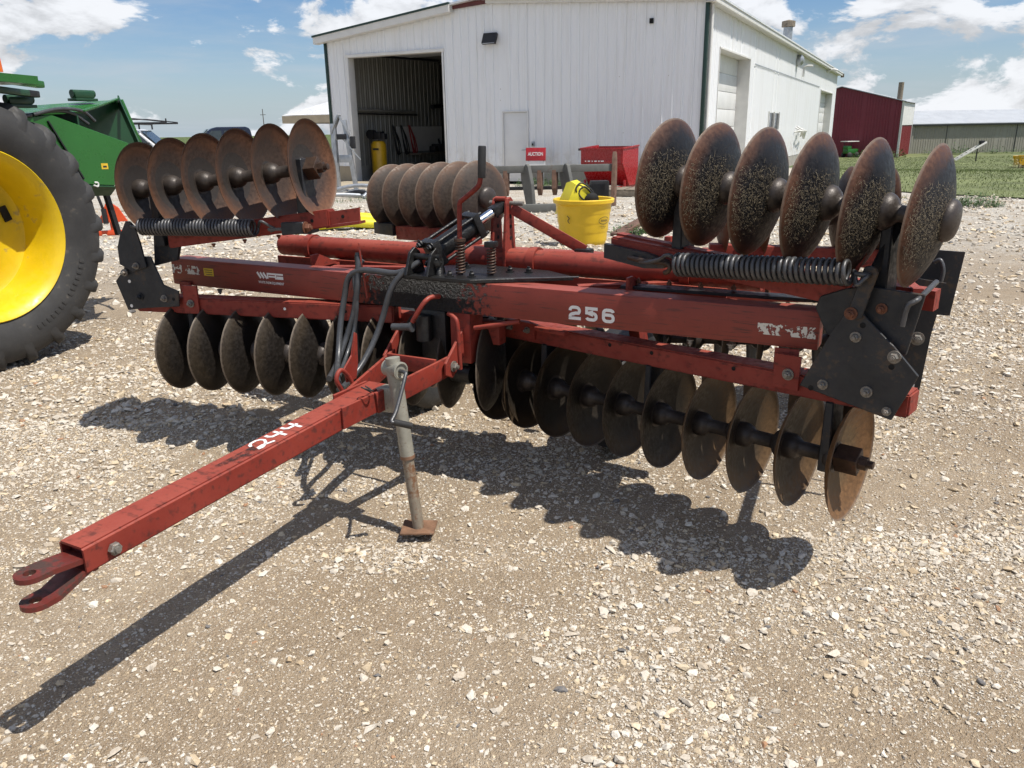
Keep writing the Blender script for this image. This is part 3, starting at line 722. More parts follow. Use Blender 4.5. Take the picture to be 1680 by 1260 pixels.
# rear wing beams peeping out behind the right blades
plate('wing_back_beam', [(-0.75, 1.135), (0.16, 1.135), (0.16, 1.20), (-0.75, 1.20)], -0.16, -0.10, lambda s, o, h: fnR(s, o, h - 0.03 * s), 'red_paint', HW)
# hangers and scrapers between blades of the wings
def hanger(fn, s, o, h0, h1, w, name='bearing_hanger'):
    bm = bmesh.new(); bm_prism(bm, [(s - w, h0), (s + w, h0), (s + w * 0.7, h1), (s - w * 0.7, h1)], o - 0.05, o + 0.05, fn)
    bmesh.ops.bevel(bm, geom=list(bm.edges), offset=0.004, segments=1, affect='EDGES'); bmobj(name, bm, 'black_steel', HW)
hanger(fnL, 0.745, -0.02, 1.27, 1.60, 0.026); hanger(fnL, -0.03, -0.02, 1.20, 1.50, 0.026)
hanger(fnR, 0.03, -0.02, 1.15, 1.44, 0.022); hanger(fnR, -0.70, -0.02, 1.25, 1.50, 0.022)
hanger(fnR, -0.078, 0.0, 0.56, 0.815, 0.020); hanger(fnR, -1.32, 0.0, 0.56, 0.815, 0.020); hanger(fnR, -0.79, 0.0, 0.56, 0.815, 0.018)
hanger(fnL, 0.10, 0.0, 0.65, 0.883, 0.020); hanger(fnL, 0.97, 0.0, 0.65, 0.883, 0.022)
# scraper blades hanging behind the lower discs
for i in range(9):
    for fn, s0, hh, C in ((fnR, -SP * (i + 0.42), 0.61, -1), (fnL, SP * (i + 0.42), 0.70, 1)):
        p = fn(s0, -0.10, hh + 0.17); q = fn(s0 + C * 0.01, -0.13, hh + 0.02)
        bar('scraper', p, q, 0.05, 0.006, 'blade_end' if fn is fnR else 'blade_dark', HW)
for fn, s0, s1, h in ((fnR, -1.5, -0.1, 0.80), (fnL, 0.1, 1.6, 0.88)): bar('scraper_bar', fn(s0, -0.11, h), fn(s1, -0.11, h), 0.03, 0.03, 'black_steel', HW)
# thin straps from the right hinge up to the wing axle
bar('wing_strap', fnR(0.0, 0.06, 1.22), fnR(0.06, -0.02, 1.44), 0.012, 0.030, 'black_steel', HW)
bar('wing_strap', fnR(-0.06, 0.05, 1.20), fnR(-0.005, 0.02, 1.40), 0.018, 0.012, 'red_paint', HW)

# --- hinge plates at the beam ends
def hinge_set():
    p1 = plate('hinge_plate', [(-0.078, 1.071), (-0.171, 0.866), (0.131, 0.809), (0.192, 0.967), (0.107, 1.046), (0.097, 1.060), (0.082, 1.066), (0.008, 1.136), (-0.039, 1.146)], 0.080, 0.090, fnR, 'black_steel', HW, 0.0025)
    plate('hinge_back_plate', [(-0.153, 1.13), (-0.141, 1.17), (-0.06, 1.205), (0.01, 1.219), (0.173, 1.212), (0.141, 1.018), (0.0, 0.99), (-0.11, 1.05)], 0.052, 0.062, fnR, 'black_steel', HW, 0.0025)
    plate('spring_strap', [(-0.035, 1.139), (-0.012, 1.118), (0.009, 1.124), (0.043, 1.268), (0.036, 1.283), (0.018, 1.290), (0.0, 1.285)], 0.094, 0.104, fnR, 'black_steel', HW, 0.0025)
    for s, h, m, r in ((-0.023, 1.136, 'bolt_rust', 0.014), (0.054, 1.154, 'bolt_rust', 0.012), (-0.005, 1.06, 'bolt_zinc', 0.012), (0.117, 1.015, 'bolt_zinc', 0.014), (-0.092, 0.885, 'bolt_zinc', 0.012), (0.048, 0.888, 'bolt_zinc', 0.013), (0.115, 0.837, 'bolt_zinc', 0.010)):
        o = 0.106 if (s, h) == (-0.023, 1.136) else (0.064 if h == 1.154 else 0.092)
        hexbolt('hinge_bolt', fnR(s, o, h), fwdR, r, m, HW)
    for s, h in ((-0.131, 0.865), (0.012, 1.100), (0.112, 0.982)): lathe('bolt_hole', [(0, 0), (0.009, 0), (0.009, 0.001), (0, 0.001)], 'hole_dark', p1, 14, dir_matrix(fnR(s, 0.0905, h), fwdR))
    pin = fnR(0.156, 0.064, 1.192)
    tube('hitch_pin', smooth_path([fnR(0.158, -0.10, 1.225), fnR(0.157, 0.06, 1.200), fnR(0.150, 0.088, 1.192), fnR(0.135, 0.094, 1.175), fnR(0.128, 0.095, 1.115)], 6), 0.0085, 'spring_steel', HW, 10)
    # second pair of plates, at the rear gang
    f2 = lambda s, o, h: Vector((1.865 + s, 0.58 - o, h))
    q = plate('rear_hinge_plate', [(-0.085, 0.66), (0.03, 0.655), (0.045, 0.93), (0.07, 1.13), (-0.10, 1.15)], 0.0, 0.012, f2, 'black_steel', HW)
    hexbolt('hinge_bolt', f2(0.0, 0.014, 0.91), (0, -1, 0), 0.018, 'bolt_zinc', HW)
    lathe('bolt_hole', [(0, 0), (0.014, 0), (0.014, 0.001), (0, 0.001)], 'white_print', q, 16, dir_matrix(f2(0.0, 0.0125, 0.72), (0, -1, 0)))
    plate('rear_hinge_plate', [(-0.06, 0.98), (0.10, 0.98), (0.12, 1.23), (-0.06, 1.235)], -0.14, -0.13, f2, 'black_steel', HW)
    tube('hitch_pin', smooth_path([f2(0.02, -0.10, 1.19), f2(0.04, -0.09, 1.20), f2(0.055, -0.085, 1.16), f2(0.05, -0.085, 1.10)], 6), 0.008, 'spring_steel', HW, 10)
    bar('rear_link', f2(-0.10, -0.02, 1.13), fnR(0.12, -0.06, 1.18), 0.03, 0.05, 'red_paint', HW)
    # left side
    l1 = plate('hinge_plate', [(-0.271, 1.034), (-0.226, 0.892), (-0.109, 0.908), (0.069, 0.921), (0.078, 0.996), (-0.005, 1.022), (-0.05, 1.159), (-0.185, 1.159), (-0.21, 1.092)], 0.072, 0.082, fnL, 'black_steel', HW, 0.0025)
    plate('spring_strap', [(-0.22, 1.12), (-0.15, 1.085), (-0.07, 1.11), (-0.085, 1.22), (-0.101, 1.301), (-0.125, 1.325), (-0.149, 1.325), (-0.19, 1.26), (-0.217, 1.202)], 0.086, 0.096, fnL, 'black_steel', HW, 0.0025)
    plate('hinge_back_plate', [(-0.10, 1.10), (0.03, 1.13), (0.055, 1.20), (0.04, 1.24), (-0.08, 1.25)], -0.02, 0.0, fnL, 'black_steel', HW)
    for s, h, m, r in ((-0.197, 1.081, 'bolt_zinc', 0.012), (-0.125, 1.115, 'bolt_zinc', 0.011), (-0.143, 0.963, 'black_steel', 0.013), (-0.005, 0.959, 'bolt_zinc', 0.012)):
        hexbolt('hinge_bolt', fnL(s, 0.098 if h > 1.07 else 0.084, h), fwdL, r, m, HW)
    for s, h, m in ((-0.19, 1.036, 'white_print'), (-0.20, 0.915, 'white_print'), (0.045, 0.957, 'hole_dark')): lathe('bolt_hole', [(0, 0), (0.008, 0), (0.008, 0.001), (0, 0.001)], m, l1, 14, dir_matrix(fnL(s, 0.0825, h), fwdL))
hinge_set()

# --- tension springs
def spring(name, p, q, R, wire, coils, material, parent, end0=None, end1=None, seg=8):
    p, q = Vector(p), Vector(q); Fm = frame_between(p, q); L = (q - p).length; pts = []
    n = coils * 14
    for i in range(n + 1):
        a = 2 * PI * i / 14; pts.append(p + Fm @ Vector((R * math.cos(a), R * math.sin(a), L * i / n)))
    if end0: pts = smooth_path([Vector(e) for e in end0] + [pts[0] + (pts[0] - pts[1]) * 0.2], 5)[:-1] + pts
    if end1: pts = pts + smooth_path([pts[-1]] + [Vector(e) for e in end1], 5)[1:]
    return tube(name, pts, wire, material, parent, seg)
spring('tension_spring', fnL(-0.042, 0.125, 1.304), fnL(0.555, 0.125, 1.306), 0.034, 0.0065, 36, 'spring_steel', HW,
       end0=[fnL(-0.125, 0.09, 1.303), fnL(-0.10, 0.115, 1.303), fnL(-0.06, 0.13, 1.303)], end1=[fnL(0.60, 0.14, 1.338), fnL(0.63, 0.12, 1.315), fnL(0.645, 0.105, 1.300), fnL(0.62, 0.10, 1.29)])
bar('spring_rod', fnL(0.615, 0.11, 1.299), fnL(0.70, 0.11, 1.302), 0.014, 0.014, 'spring_steel', HW, 0.003)
plate('spring_anchor', [(0.69, 1.275), (0.80, 1.285), (0.80, 1.335), (0.69, 1.332)], 0.095, 0.13, fnL, 'black_steel', HW, 0.004)
hexbolt('anchor_bolt', fnL(0.803, 0.112, 1.310), Vector((math.cos(ANL), math.sin(ANL), 0)), 0.018, 'bolt_rust', HW, 0.02)
spring('tension_spring', fnR(-0.631, 0.140, 1.238), fnR(-0.027, 0.140, 1.270), 0.036, 0.0075, 33, 'spring_steel', HW,
       end0=[fnR(-0.80, 0.115, 1.230), fnR(-0.76, 0.125, 1.232), fnR(-0.70, 0.14, 1.250), fnR(-0.66, 0.15, 1.27)], end1=[fnR(-0.005, 0.14, 1.235), fnR(0.01, 0.13, 1.250), fnR(0.02, 0.12, 1.262), fnR(0.018, 0.10, 1.262)])
tube('spring_hook', smooth_path([fnR(-0.86, 0.10, 1.238), fnR(-0.78, 0.118, 1.234), fnR(-0.69, 0.125, 1.236), fnR(-0.668, 0.125, 1.225), fnR(-0.672, 0.125, 1.208), fnR(-0.69, 0.12, 1.20)], 6), 0.009, 'axle_rust', HW, 10)
tube('hook_rod', [fnR(-0.02, 0.118, 1.264), fnR(0.022, 0.118, 1.262)], 0.008, 'spring_steel', HW, 10)

# --- centre: mounting plate, cylinder, lever, cranks
plate('mounting_plate', [(-0.14, -0.03), (0.22, -0.035), (0.58, 0.20), (0.42, 0.30), (0.02, 0.33), (-0.14, 0.18)], 1.1065, 1.1225, lambda s, o, h: Vector((s, h, o)), 'grease_black', HW, 0.002)
for a, b in ((0.10, 0.00), (0.19, 0.03), (0.28, 0.20), (0.05, 0.22), (0.36, 0.22)): hexbolt('plate_bolt', (a, b, 1.124), (0, 0, 1), 0.013, 'grease_black', HW)
def cylinder():
    p0 = Vector((-0.035, 0.03, 1.190)); p1 = Vector((0.145, 0.40, 1.385)); d = (p1 - p0).normalized(); Fm = frame_between(p0, p1)
    root = tube('hydraulic_cylinder', [p0 + d * 0.045, p0 + d * 0.275], 0.045, 'grease_black', HW, 24)
    for t in (0.035, 0.262):
        bm = bmesh.new(); bm_box(bm, (0, 0, 0), (0.112, 0.112, 0.036), None, 0.007); bmesh.ops.transform(bm, matrix=Matrix.Translation(p0 + d * (t + 0.012)) @ Fm.to_4x4(), verts=bm.verts)
        bmobj('end_cap', bm, 'grease_black', root, True, 40)
    for sx in (-1, 1):
        for sy in (-1, 1):
            off = Fm @ Vector((sx * 0.046, sy * 0.046, 0)); tube('tie_rod', [p0 + off + d * 0.012, p0 + off + d * 0.305], 0.0075, 'grease_black', root, 8)
            hexbolt('tie_nut', p0 + off + d * 0.026, -d, 0.014, 'grease_black', root)
    tube('rod', [p0 + d * 0.29, p0 + d * 0.40], 0.020, 'chrome', root, 20)
    bm = bmesh.new(); bm_box(bm, (0, 0, 0), (0.052, 0.045, 0.085), None, 0.008); bmesh.ops.transform(bm, matrix=Matrix.Translation(p0 + d * 0.425) @ Fm.to_4x4(), verts=bm.verts); bmobj('rod_clevis', bm, 'grease_black', root, True, 40)
    tube('clevis_pin', [p1 + Vector((-0.07, 0.0, 0.008)), p1 + Vector((0.10, 0, 0.008))], 0.010, 'bolt_zinc', root, 10)
    # base lug and its pin
    plate('cylinder_lug', [(-0.055, 1.123), (0.09, 1.123), (0.055, 1.215), (0.02, 1.235), (-0.015, 1.215)], -0.095, -0.082, lambda s, o, h: Vector((o, s, h)), 'grease_black', HW, 0.002)
    plate('cylinder_lug', [(-0.055, 1.123), (0.09, 1.123), (0.055, 1.215), (0.02, 1.235), (-0.015, 1.215)], 0.012, 0.025, lambda s, o, h: Vector((o, s, h)), 'grease_black', HW, 0.002)
    tube('base_pin', [(-0.11, 0.02, 1.195), (0.045, 0.02, 1.195)], 0.014, 'grease_black', root, 12)
    hexbolt('pin_nut', (0.028, 0.02, 1.175), (0.6, -0.8, 0), 0.020, 'grease_black', root)
    bm = bmesh.new(); bm_tube(bm, [p0 + d * 0.05 + Vector((0.03, -0.02, -0.03)), p0 + d * 0.05 + Vector((0.05, -0.05, -0.10))], 0.02, 12); bmobj('hose_fitting', bm, 'grease_black', root, True, 40)
cylinder()
levf = lambda s, o, h: Vector((o, 0.40 + s, h))
for o in (0.10, 0.165):
    lev = plate('lift_lever', [(-0.060, 1.06), (0.060, 1.06), (0.045, 1.20), (0.030, 1.405), (0.010, 1.420), (-0.020, 1.415), (-0.030, 1.395), (-0.055, 1.20)], o, o + 0.013, levf, 'red_paint', HW, 0.002)
    for h in (1.24, 1.29, 1.335): lathe('lever_hole', [(0, 0), (0.009, 0), (0.009, 0.001), (0, 0.001)], 'hole_dark', lev, 12, dir_matrix((o + 0.0135, 0.40, h), (1, 0, 0)))
for t in range(3): tube('lever_spacer', [(0.113, 0.385 + 0.022 * t, 1.412 - 0.004 * t), (0.165, 0.385 + 0.022 * t, 1.412 - 0.004 * t)], 0.011, 'red_paint', HW, 10)
bar('brace_bar', (0.185, 0.40, 1.370), (0.50, 0.50, 1.185), 0.012, 0.048, 'red_paint', HW, 0.002)
box('brace_foot', (0.50, 0.49, 1.178), (0.07, 0.06, 0.035), 'grease_black', HW, bevel=0.004)
# screw crank with black grip and its spring
tube('level_crank', smooth_path([(0.119, 0.06, 1.14), (0.120, 0.06, 1.30), (0.124, 0.06, 1.40), (0.130, 0.06, 1.425), (0.150, 0.06, 1.440), (0.200, 0.06, 1.475), (0.222, 0.06, 1.497), (0.229, 0.06, 1.53), (0.232, 0.06, 1.58)], 5), 0.0105, 'red_paint', HW, 12)
lathe('crank_grip', [(0, -0.062), (0.0155, -0.062), (0.0165, -0.058), (0.0165, 0.056), (0.0145, 0.062), (0, 0.062)], 'rubber', HW, 20, Matrix.Translation((0.237, 0.06, 1.584)) @ Matrix.Rotation(0.05, 4, 'Y'))
spring('crank_spring', (0.118, 0.06, 1.126), (0.120, 0.06, 1.262), 0.0175, 0.0045, 11, 'axle_rust', HW)
lathe('spring_cap', [(0, 0), (0.024, 0), (0.024, 0.012), (0, 0.012)], 'axle_rust', HW, 20, Matrix.Translation((0.120, 0.06, 1.263)))
spring('short_spring', (0.246, 0.10, 1.126), (0.247, 0.10, 1.235), 0.0165, 0.0042, 9, 'axle_rust', HW)
box('spring_yoke', (0.247, 0.10, 1.252), (0.045, 0.045, 0.025), 'grease_black', HW, bevel=0.005)
spring('rear_spring', (0.62, 0.62, 1.10), (0.622, 0.62, 1.20), 0.016, 0.005, 8, 'red_paint', HW)
lathe('spring_cap', [(0, 0), (0.022, 0), (0.022, 0.01), (0.014, 0.03), (0, 0.035)], 'red_paint', HW, 16, Matrix.Translation((0.622, 0.62, 1.198)))
box('link_lug', (0.82, 0.70, 1.17), (0.03, 0.04, 0.14), 'red_paint', HW, bevel=0.002)
# crank handle under the front beam
tube('lower_crank', smooth_path([(0.045, 0.0, 1.035), (0.030, -0.045, 1.036), (0.018, -0.075, 1.02), (-0.010, -0.090, 0.975), (-0.035, -0.095, 0.935)], 6), 0.0105, 'red_paint', HW, 12)
lathe('crank_grip', [(0, -0.05), (0.015, -0.05), (0.016, 0.04), (0.022, 0.042), (0.022, 0.052), (0, 0.052)], 'hose_rubber', HW, 18, dir_matrix((-0.085, -0.10, 0.910), (1, 0.05, 0.08)))
bm = bmesh.new(); bm_box(bm, (0.0, 0.06, 0.86), (0.13, 0.11, 0.22), None, 0.01); bm_tube(bm, [(-0.03, -0.02, 0.84), (-0.03, -0.02, 0.95)], 0.035, 16); bmobj('screw_housing', bm, 'grease_black', HW, True, 40)
tube('push_rod', [(0.22, -0.01, 0.915), (0.42, 0.02, 0.957)], 0.010, 'red_paint', HW, 12)
box('centre_post', (0.14, 0.06, 0.86), (0.10, 0.11, 0.22), 'red_paint', HW, bevel=0.006)
tube('bent_strap', smooth_path([(0.10, -0.02, 0.968), (0.135, -0.035, 0.960), (0.155, -0.04, 0.93), (0.160, -0.04, 0.80), (0.158, -0.035, 0.735)], 6), 0.010, 'red_paint', HW, 8)
box('centre_beam', (-0.05, 0.16, 0.86), (0.62, 0.06, 0.10), 'red_paint', HW, bevel=0.005)
bm = bmesh.new(); bm_lathe(bm, [(0, -0.05), (0.042, -0.05), (0.042, 0.05), (0, 0.05)], 20, dir_matrix((0.12, 0.05, 0.69), (1, 0, 0))); bm_box(bm, (0.12, 0.06, 0.75), (0.07, 0.05, 0.10), None, 0.004)
bmobj('centre_bearing', bm, 'grease_black', HW, True, 40)

# --- tongue
def tongue():
    prof = [(-1.715, 0.690), (-1.715, 0.612), (-0.40, 0.668), (-0.40, 0.765)]
    # box tube, open at the front end
    a0, a1, t = -0.05, 0.05, 0.007
    bm = bmesh.new()
    def ring(b, h0, h1, inset=0.0): return [bm.verts.new((x, b, z)) for x, z in ((a0 + inset, h0 + inset), (a1 - inset, h0 + inset), (a1 - inset, h1 - inset), (a0 + inset, h1 - inset))]
    o1 = ring(-1.715, 0.612, 0.690); o2 = ring(-0.40, 0.672, 0.758); i1 = ring(-1.715, 0.612, 0.690, t); i2 = ring(-1.25, 0.632, 0.710, t)
    for i in range(4):
        j = (i + 1) % 4; bm.faces.new((o1[i], o1[j], o2[j], o2[i])); bm.faces.new((i1[j], i1[i], i2[i], i2[j])); bm.faces.new((o1[j], o1[i], i1[i], i1[j]))
    bm.faces.new(o2); bm.faces.new(i2[::-1])
    bmesh.ops.bevel(bm, geom=[e for e in bm.edges if e.calc_length() > 1.0], offset=0.007, segments=3, affect='EDGES')
    T = bmobj('tongue', bm, 'red_paint', HW, True, 30)
    # U-shaped clevis in the end of the tube
    def strap(z0, name):
        pts = []
        for k in range(13): a = PI / 2 + PI * k / 12; pts.append((-1.835 + 0.032 * math.cos(a), 0.032 * math.sin(a)))
        pts += [(-1.775, -0.034), (-1.70, -0.034), (-1.70, 0.034), (-1.775, 0.034)]
        return pts
    for z0, z1, dz in ((0.652, 0.666, 0.0), (0.574, 0.588, -0.0)):
        bm = bmesh.new(); N = 20; ring_o = [bm.verts.new((0.031 * math.cos(2 * PI * k / N), -1.838 + 0.031 * math.sin(2 * PI * k / N), 0)) for k in range(0)]
        outer = []
        for k in range(11): a = PI + PI * k / 10; outer.append((0.040 * math.cos(a), -1.826 + 0.040 * math.sin(a)))
        outer += [(0.040, -1.79), (0.042, -1.69), (-0.042, -1.69), (-0.040, -1.79)]
        inner = [(0.0155 * math.cos(-2 * PI * k / 16), -1.829 + 0.0155 * math.sin(-2 * PI * k / 16)) for k in range(16)]
        def layer(z): return [bm.verts.new((x, y, z)) for x, y in outer], [bm.verts.new((x, y, z)) for x, y in inner]
        uo, ui = layer(z1); loo, li = layer(z0)
        for L1, flip in (((uo, ui), False), ((loo, li), True)):
            edges = [bm.edges.new((L1[0][i], L1[0][(i + 1) % len(outer)])) for i in range(len(outer))] + [bm.edges.new((L1[1][i], L1[1][(i + 1) % 16])) for i in range(16)]
            bmesh.ops.triangle_fill(bm, edges=edges, use_beauty=True, use_dissolve=True)
        for i in range(len(outer)): j = (i + 1) % len(outer); bm.faces.new((uo[i], uo[j], loo[j], loo[i]))
        for i in range(16): j = (i + 1) % 16; bm.faces.new((ui[i], ui[j], li[j], li[i]))
        # bend: arms close towards the tube
        for v in bm.verts:
            tt = min(1, max(0, (v.co.y + 1.80) / 0.09)); v.co.z += tt * tt * (3 - 2 * tt) * (-0.012 if z0 > 0.6 else 0.040)
        bmobj('clevis_strap', bm, 'worn_red', T)
    box('clevis_back', (0, -1.684, 0.636), (0.080, 0.016, 0.062), 'worn_red', T, bevel=0.004)
    hexbolt('clevis_bolt', (0.051, -1.635, 0.652), (1, 0, 0), 0.018, 'bolt_zinc', T, 0.016, False)
    plate('tongue_side_plate', [(-0.69, 0.667), (-0.40, 0.672), (-0.40, 0.752), (-0.69, 0.752)], 0.0515, 0.062, lambda s, o, h: Vector((o, s, h)), 'red_paint', T, 0.002)
    plate('tongue_side_plate', [(-0.60, 0.672), (-0.40, 0.672), (-0.40, 0.758), (-0.60, 0.758)], -0.062, -0.0515, lambda s, o, h: Vector((o, s, h)), 'red_paint', T, 0.002)
    # yoke arms back to the frame hinges
    bar('yoke_arm', (0.066, -0.50, 0.712), (0.135, -0.08, 0.760), 0.014, 0.085, 'red_paint', T, 0.003)
    bar('yoke_arm', (-0.066, -0.50, 0.712), (-0.150, -0.08, 0.760), 0.014, 0.085, 'red_paint', T, 0.003)
    bar('yoke_crossbar', (-0.13, -0.155, 0.770), (0.115, -0.155, 0.770), 0.016, 0.065, 'red_paint', T, 0.003)
    for a in (0.150, -0.165):
        plate('hinge_lug', [(-0.14, 0.735), (-0.09, 0.71), (0.03, 0.80), (0.03, 0.90), (0.0, 0.90), (-0.14, 0.785)], a - 0.006, a + 0.006, lambda s, o, h: Vector((o, s, h)), 'red_paint', HW, 0.002)
        hexbolt('hinge_pin', (a + 0.008, -0.085, 0.760), (1, 0, 0), 0.016, 'bolt_zinc', HW)
    sm = meshobj('grease_smear', [Vector((x, b, 0.690 + (b + 1.715) * 0.068 / 1.315 + 0.0011)) for x, b in ((-0.012, -1.34), (0.043, -1.34), (0.043, -1.06), (-0.012, -1.06))], [(0, 1, 2, 3)], 'smear', T)
    # grease smear and painted lot number on the top face
    def top(x, y):  # x along the tongue towards the frame, y to its left
        b = -1.0 + x; h = 0.690 + (b + 1.715) * (0.758 - 0.690) / 1.315
        return Vector((-y, b, h + 0.0012))
    bm = bmesh.new(); w = 0.0125
    stroke(bm, [(-0.065, 0.012), (-0.060, 0.024), (-0.045, 0.033), (-0.024, 0.034), (-0.010, 0.026), (-0.006, 0.012), (-0.016, -0.004), (-0.034, -0.018), (-0.052, -0.026), (-0.064, -0.024), (-0.060, -0.014), (-0.040, -0.012), (-0.020, -0.020), (0.004, -0.026)], w * 0.8, top)
    for x0 in (0.020, 0.095):
        stroke(bm, [(x0, 0.034), (x0 - 0.001, 0.018), (x0 + 0.006, 0.006), (x0 + 0.030, 0.004), (x0 + 0.052, 0.007)], w, top)
        stroke(bm, [(x0 + 0.040, 0.034), (x0 + 0.038, 0.005), (x0 + 0.036, -0.028)], w, top)
    bmesh.ops.scale(bm, vec=(1, 1, 1), verts=bm.verts)
    o = bmobj('lot_number', bm, 'white_print', T); o['label'] = 'hand-painted white lot number 244'
    return T
TONGUE = tongue()
# hose hook standing on the tongue
plate('hose_hook', [(-0.46, 0.76), (-0.40, 0.76), (-0.385, 0.82), (-0.375, 0.94), (-0.39, 0.95), (-0.415, 0.86), (-0.47, 0.82)], -0.112, -0.104, lambda s, o, h: Vector((o, s, h)), 'red_paint', HW, 0.002)
tube('hook_ring', smooth_path([(-0.10, -0.50, 0.74), (-0.105, -0.52, 0.79), (-0.105, -0.49, 0.82), (-0.10, -0.45, 0.78), (-0.09, -0.43, 0.72)], 6), 0.009, 'red_paint', HW, 10)
bar('hose_post', (-0.33, -0.02, 1.00), (-0.345, -0.03, 1.245), 0.012, 0.006, 'red_paint', HW)

# --- jack
def jack():
    foot = Vector((0.212, -0.470, 0)); foot.z = lgz(foot.x, foot.y) + 0.008; top = Vector((0.135, -0.465, 0.848)); d = (top - foot).normalized()
    JM = dir_matrix(foot + d * 0.325, d)
    J = lathe('jack', [(0, 0), (0.0275, 0), (0.0275, 0.40), (0.0, 0.40)], 'jack_grey', HW, 24, JM)
    inv = JM.inverted()
    lz = lambda z0, z1, r, nm, m, seg=24: lathe(nm, [(0, z0), (r, z0), (r, z1), (0, z1)], m, J, seg)
    lz(-0.325, 0.0, 0.0225, 'inner_tube', 'jack_inner'); lz(-0.003, 0.010, 0.029, 'tube_lip', 'jack_rust'); lz(0.335, 0.362, 0.0284, 'label_band', 'white_print')
    bm = bmesh.new()
    M = inv @ Matrix.Translation(foot)
    pts = [(-0.062, -0.050), (0.062, -0.050), (0.062, 0.060), (-0.062, 0.060)]
    bm_box(bm, (0, 0, 0.004), (0.135, 0.115, 0.008), Matrix.Rotation(0.45, 3, 'Z'), 0.002)
    for v in bm.verts:
        r = max(abs(v.co.x), abs(v.co.y)); v.co.z += 0.016 * max(0, (r - 0.05) / 0.02)
    bmesh.ops.transform(bm, matrix=M, verts=bm.verts); bmobj('foot_plate', bm, 'jack_rust', J)
    # gear head: rounded housing across the tube, crank spindle to the right
    hd = inv @ top; bm = bmesh.new(); ax = (inv.to_3x3() @ Vector((1, -0.25, 0))).normalized()
    bm_lathe(bm, [(0, -0.044), (0.028, -0.044), (0.032, -0.040), (0.032, 0.030), (0.034, 0.033), (0.034, 0.040), (0.028, 0.042), (0.024, 0.036), (0, 0.036)], 28, dir_matrix(hd, ax))
    bm_lathe(bm, [(0, -0.06), (0.030, -0.06), (0.032, 0.0), (0, 0.0)], 24, Matrix.Translation(hd)); bmobj('gear_head', bm, 'jack_grey', J, True, 40)
    bm = bmesh.new(); t1 = inv.to_3x3()
    path = [top + Vector((0.03, -0.01, 0.0)), top + Vector((0.066, -0.022, 0.0)), top + Vector((0.075, -0.035, -0.012)), Vector((0.225, -0.585, 0.735)), Vector((0.228, -0.622, 0.705)), Vector((0.236, -0.618, 0.700))]
    bm_tube(bm, [inv @ p for p in smooth_path(path, 5)], 0.0075, 10); bmobj('jack_crank', bm, 'spring_steel', J, True, 40)
    bm = bmesh.new(); p, q = Vector((0.232, -0.620, 0.702)), Vector((0.268, -0.560, 0.672)); bm_tube(bm, [inv @ p, inv @ q], 0.0125, 14); bmobj('crank_grip', bm, 'rubber', J, True, 40)
    bm = bmesh.new(); bm_box(bm, inv @ Vector((0.088, -0.435, 0.715)), (0.06, 0.09, 0.10), None, 0.006); bmobj('jack_mount', bm, 'jack_grey', J, True, 40)
    bm = bmesh.new(); bm_tube(bm, [inv @ p for p in smooth_path([Vector(q) for q in ((0.07, -0.53, 0.765), (0.055, -0.56, 0.79), (0.075, -0.585, 0.80), (0.095, -0.56, 0.785), (0.08, -0.535, 0.775), (0.06, -0.55, 0.795))], 6)], 0.003, 6); bmobj('lynch_wire', bm, 'rubber', J, True)
jack()

# --- hydraulic hoses
def hose(pts, r=0.0135): return tube('hydraulic_hose', smooth_path(pts, 8), r, 'hose_rubber', HW, 10)
hose([(-0.07, 0.02, 1.165), (-0.15, -0.02, 1.125), (-0.26, -0.035, 1.128), (-0.345, -0.04, 1.125), (-0.40, -0.05, 1.09), (-0.425, -0.06, 1.00), (-0.435, -0.09, 0.88), (-0.40, -0.16, 0.76), (-0.33, -0.26, 0.71), (-0.22, -0.38, 0.72)])
hose([(-0.06, 0.02, 1.175), (-0.12, -0.03, 1.125), (-0.165, -0.06, 1.055), (-0.205, -0.08, 0.93), (-0.225, -0.12, 0.84), (-0.235, -0.20, 0.755), (-0.235, -0.30, 0.70), (-0.20, -0.40, 0.70)])
hose([(-0.36, -0.02, 1.20), (-0.352, -0.035, 1.14), (-0.355, -0.05, 1.05), (-0.38, -0.06, 0.93), (-0.41, -0.09, 0.82), (-0.40, -0.18, 0.72), (-0.34, -0.30, 0.70)])
hose([(-0.335, -0.02, 1.17), (-0.37, -0.045, 1.10), (-0.36, -0.055, 0.98), (-0.375, -0.07, 0.86), (-0.37, -0.14, 0.76), (-0.30, -0.28, 0.71)], 0.009)
tube('hose_coupler', [(-0.36, -0.02, 1.19), (-0.353, -0.03, 1.10)], 0.017, 'black_steel', HW, 12)
tube('thin_line', smooth_path([(0.16, -0.01, 1.118), (0.40, 0.08, 1.122), (0.62, 0.16, 1.13)], 6), 0.004, 'spring_steel', HW, 6)

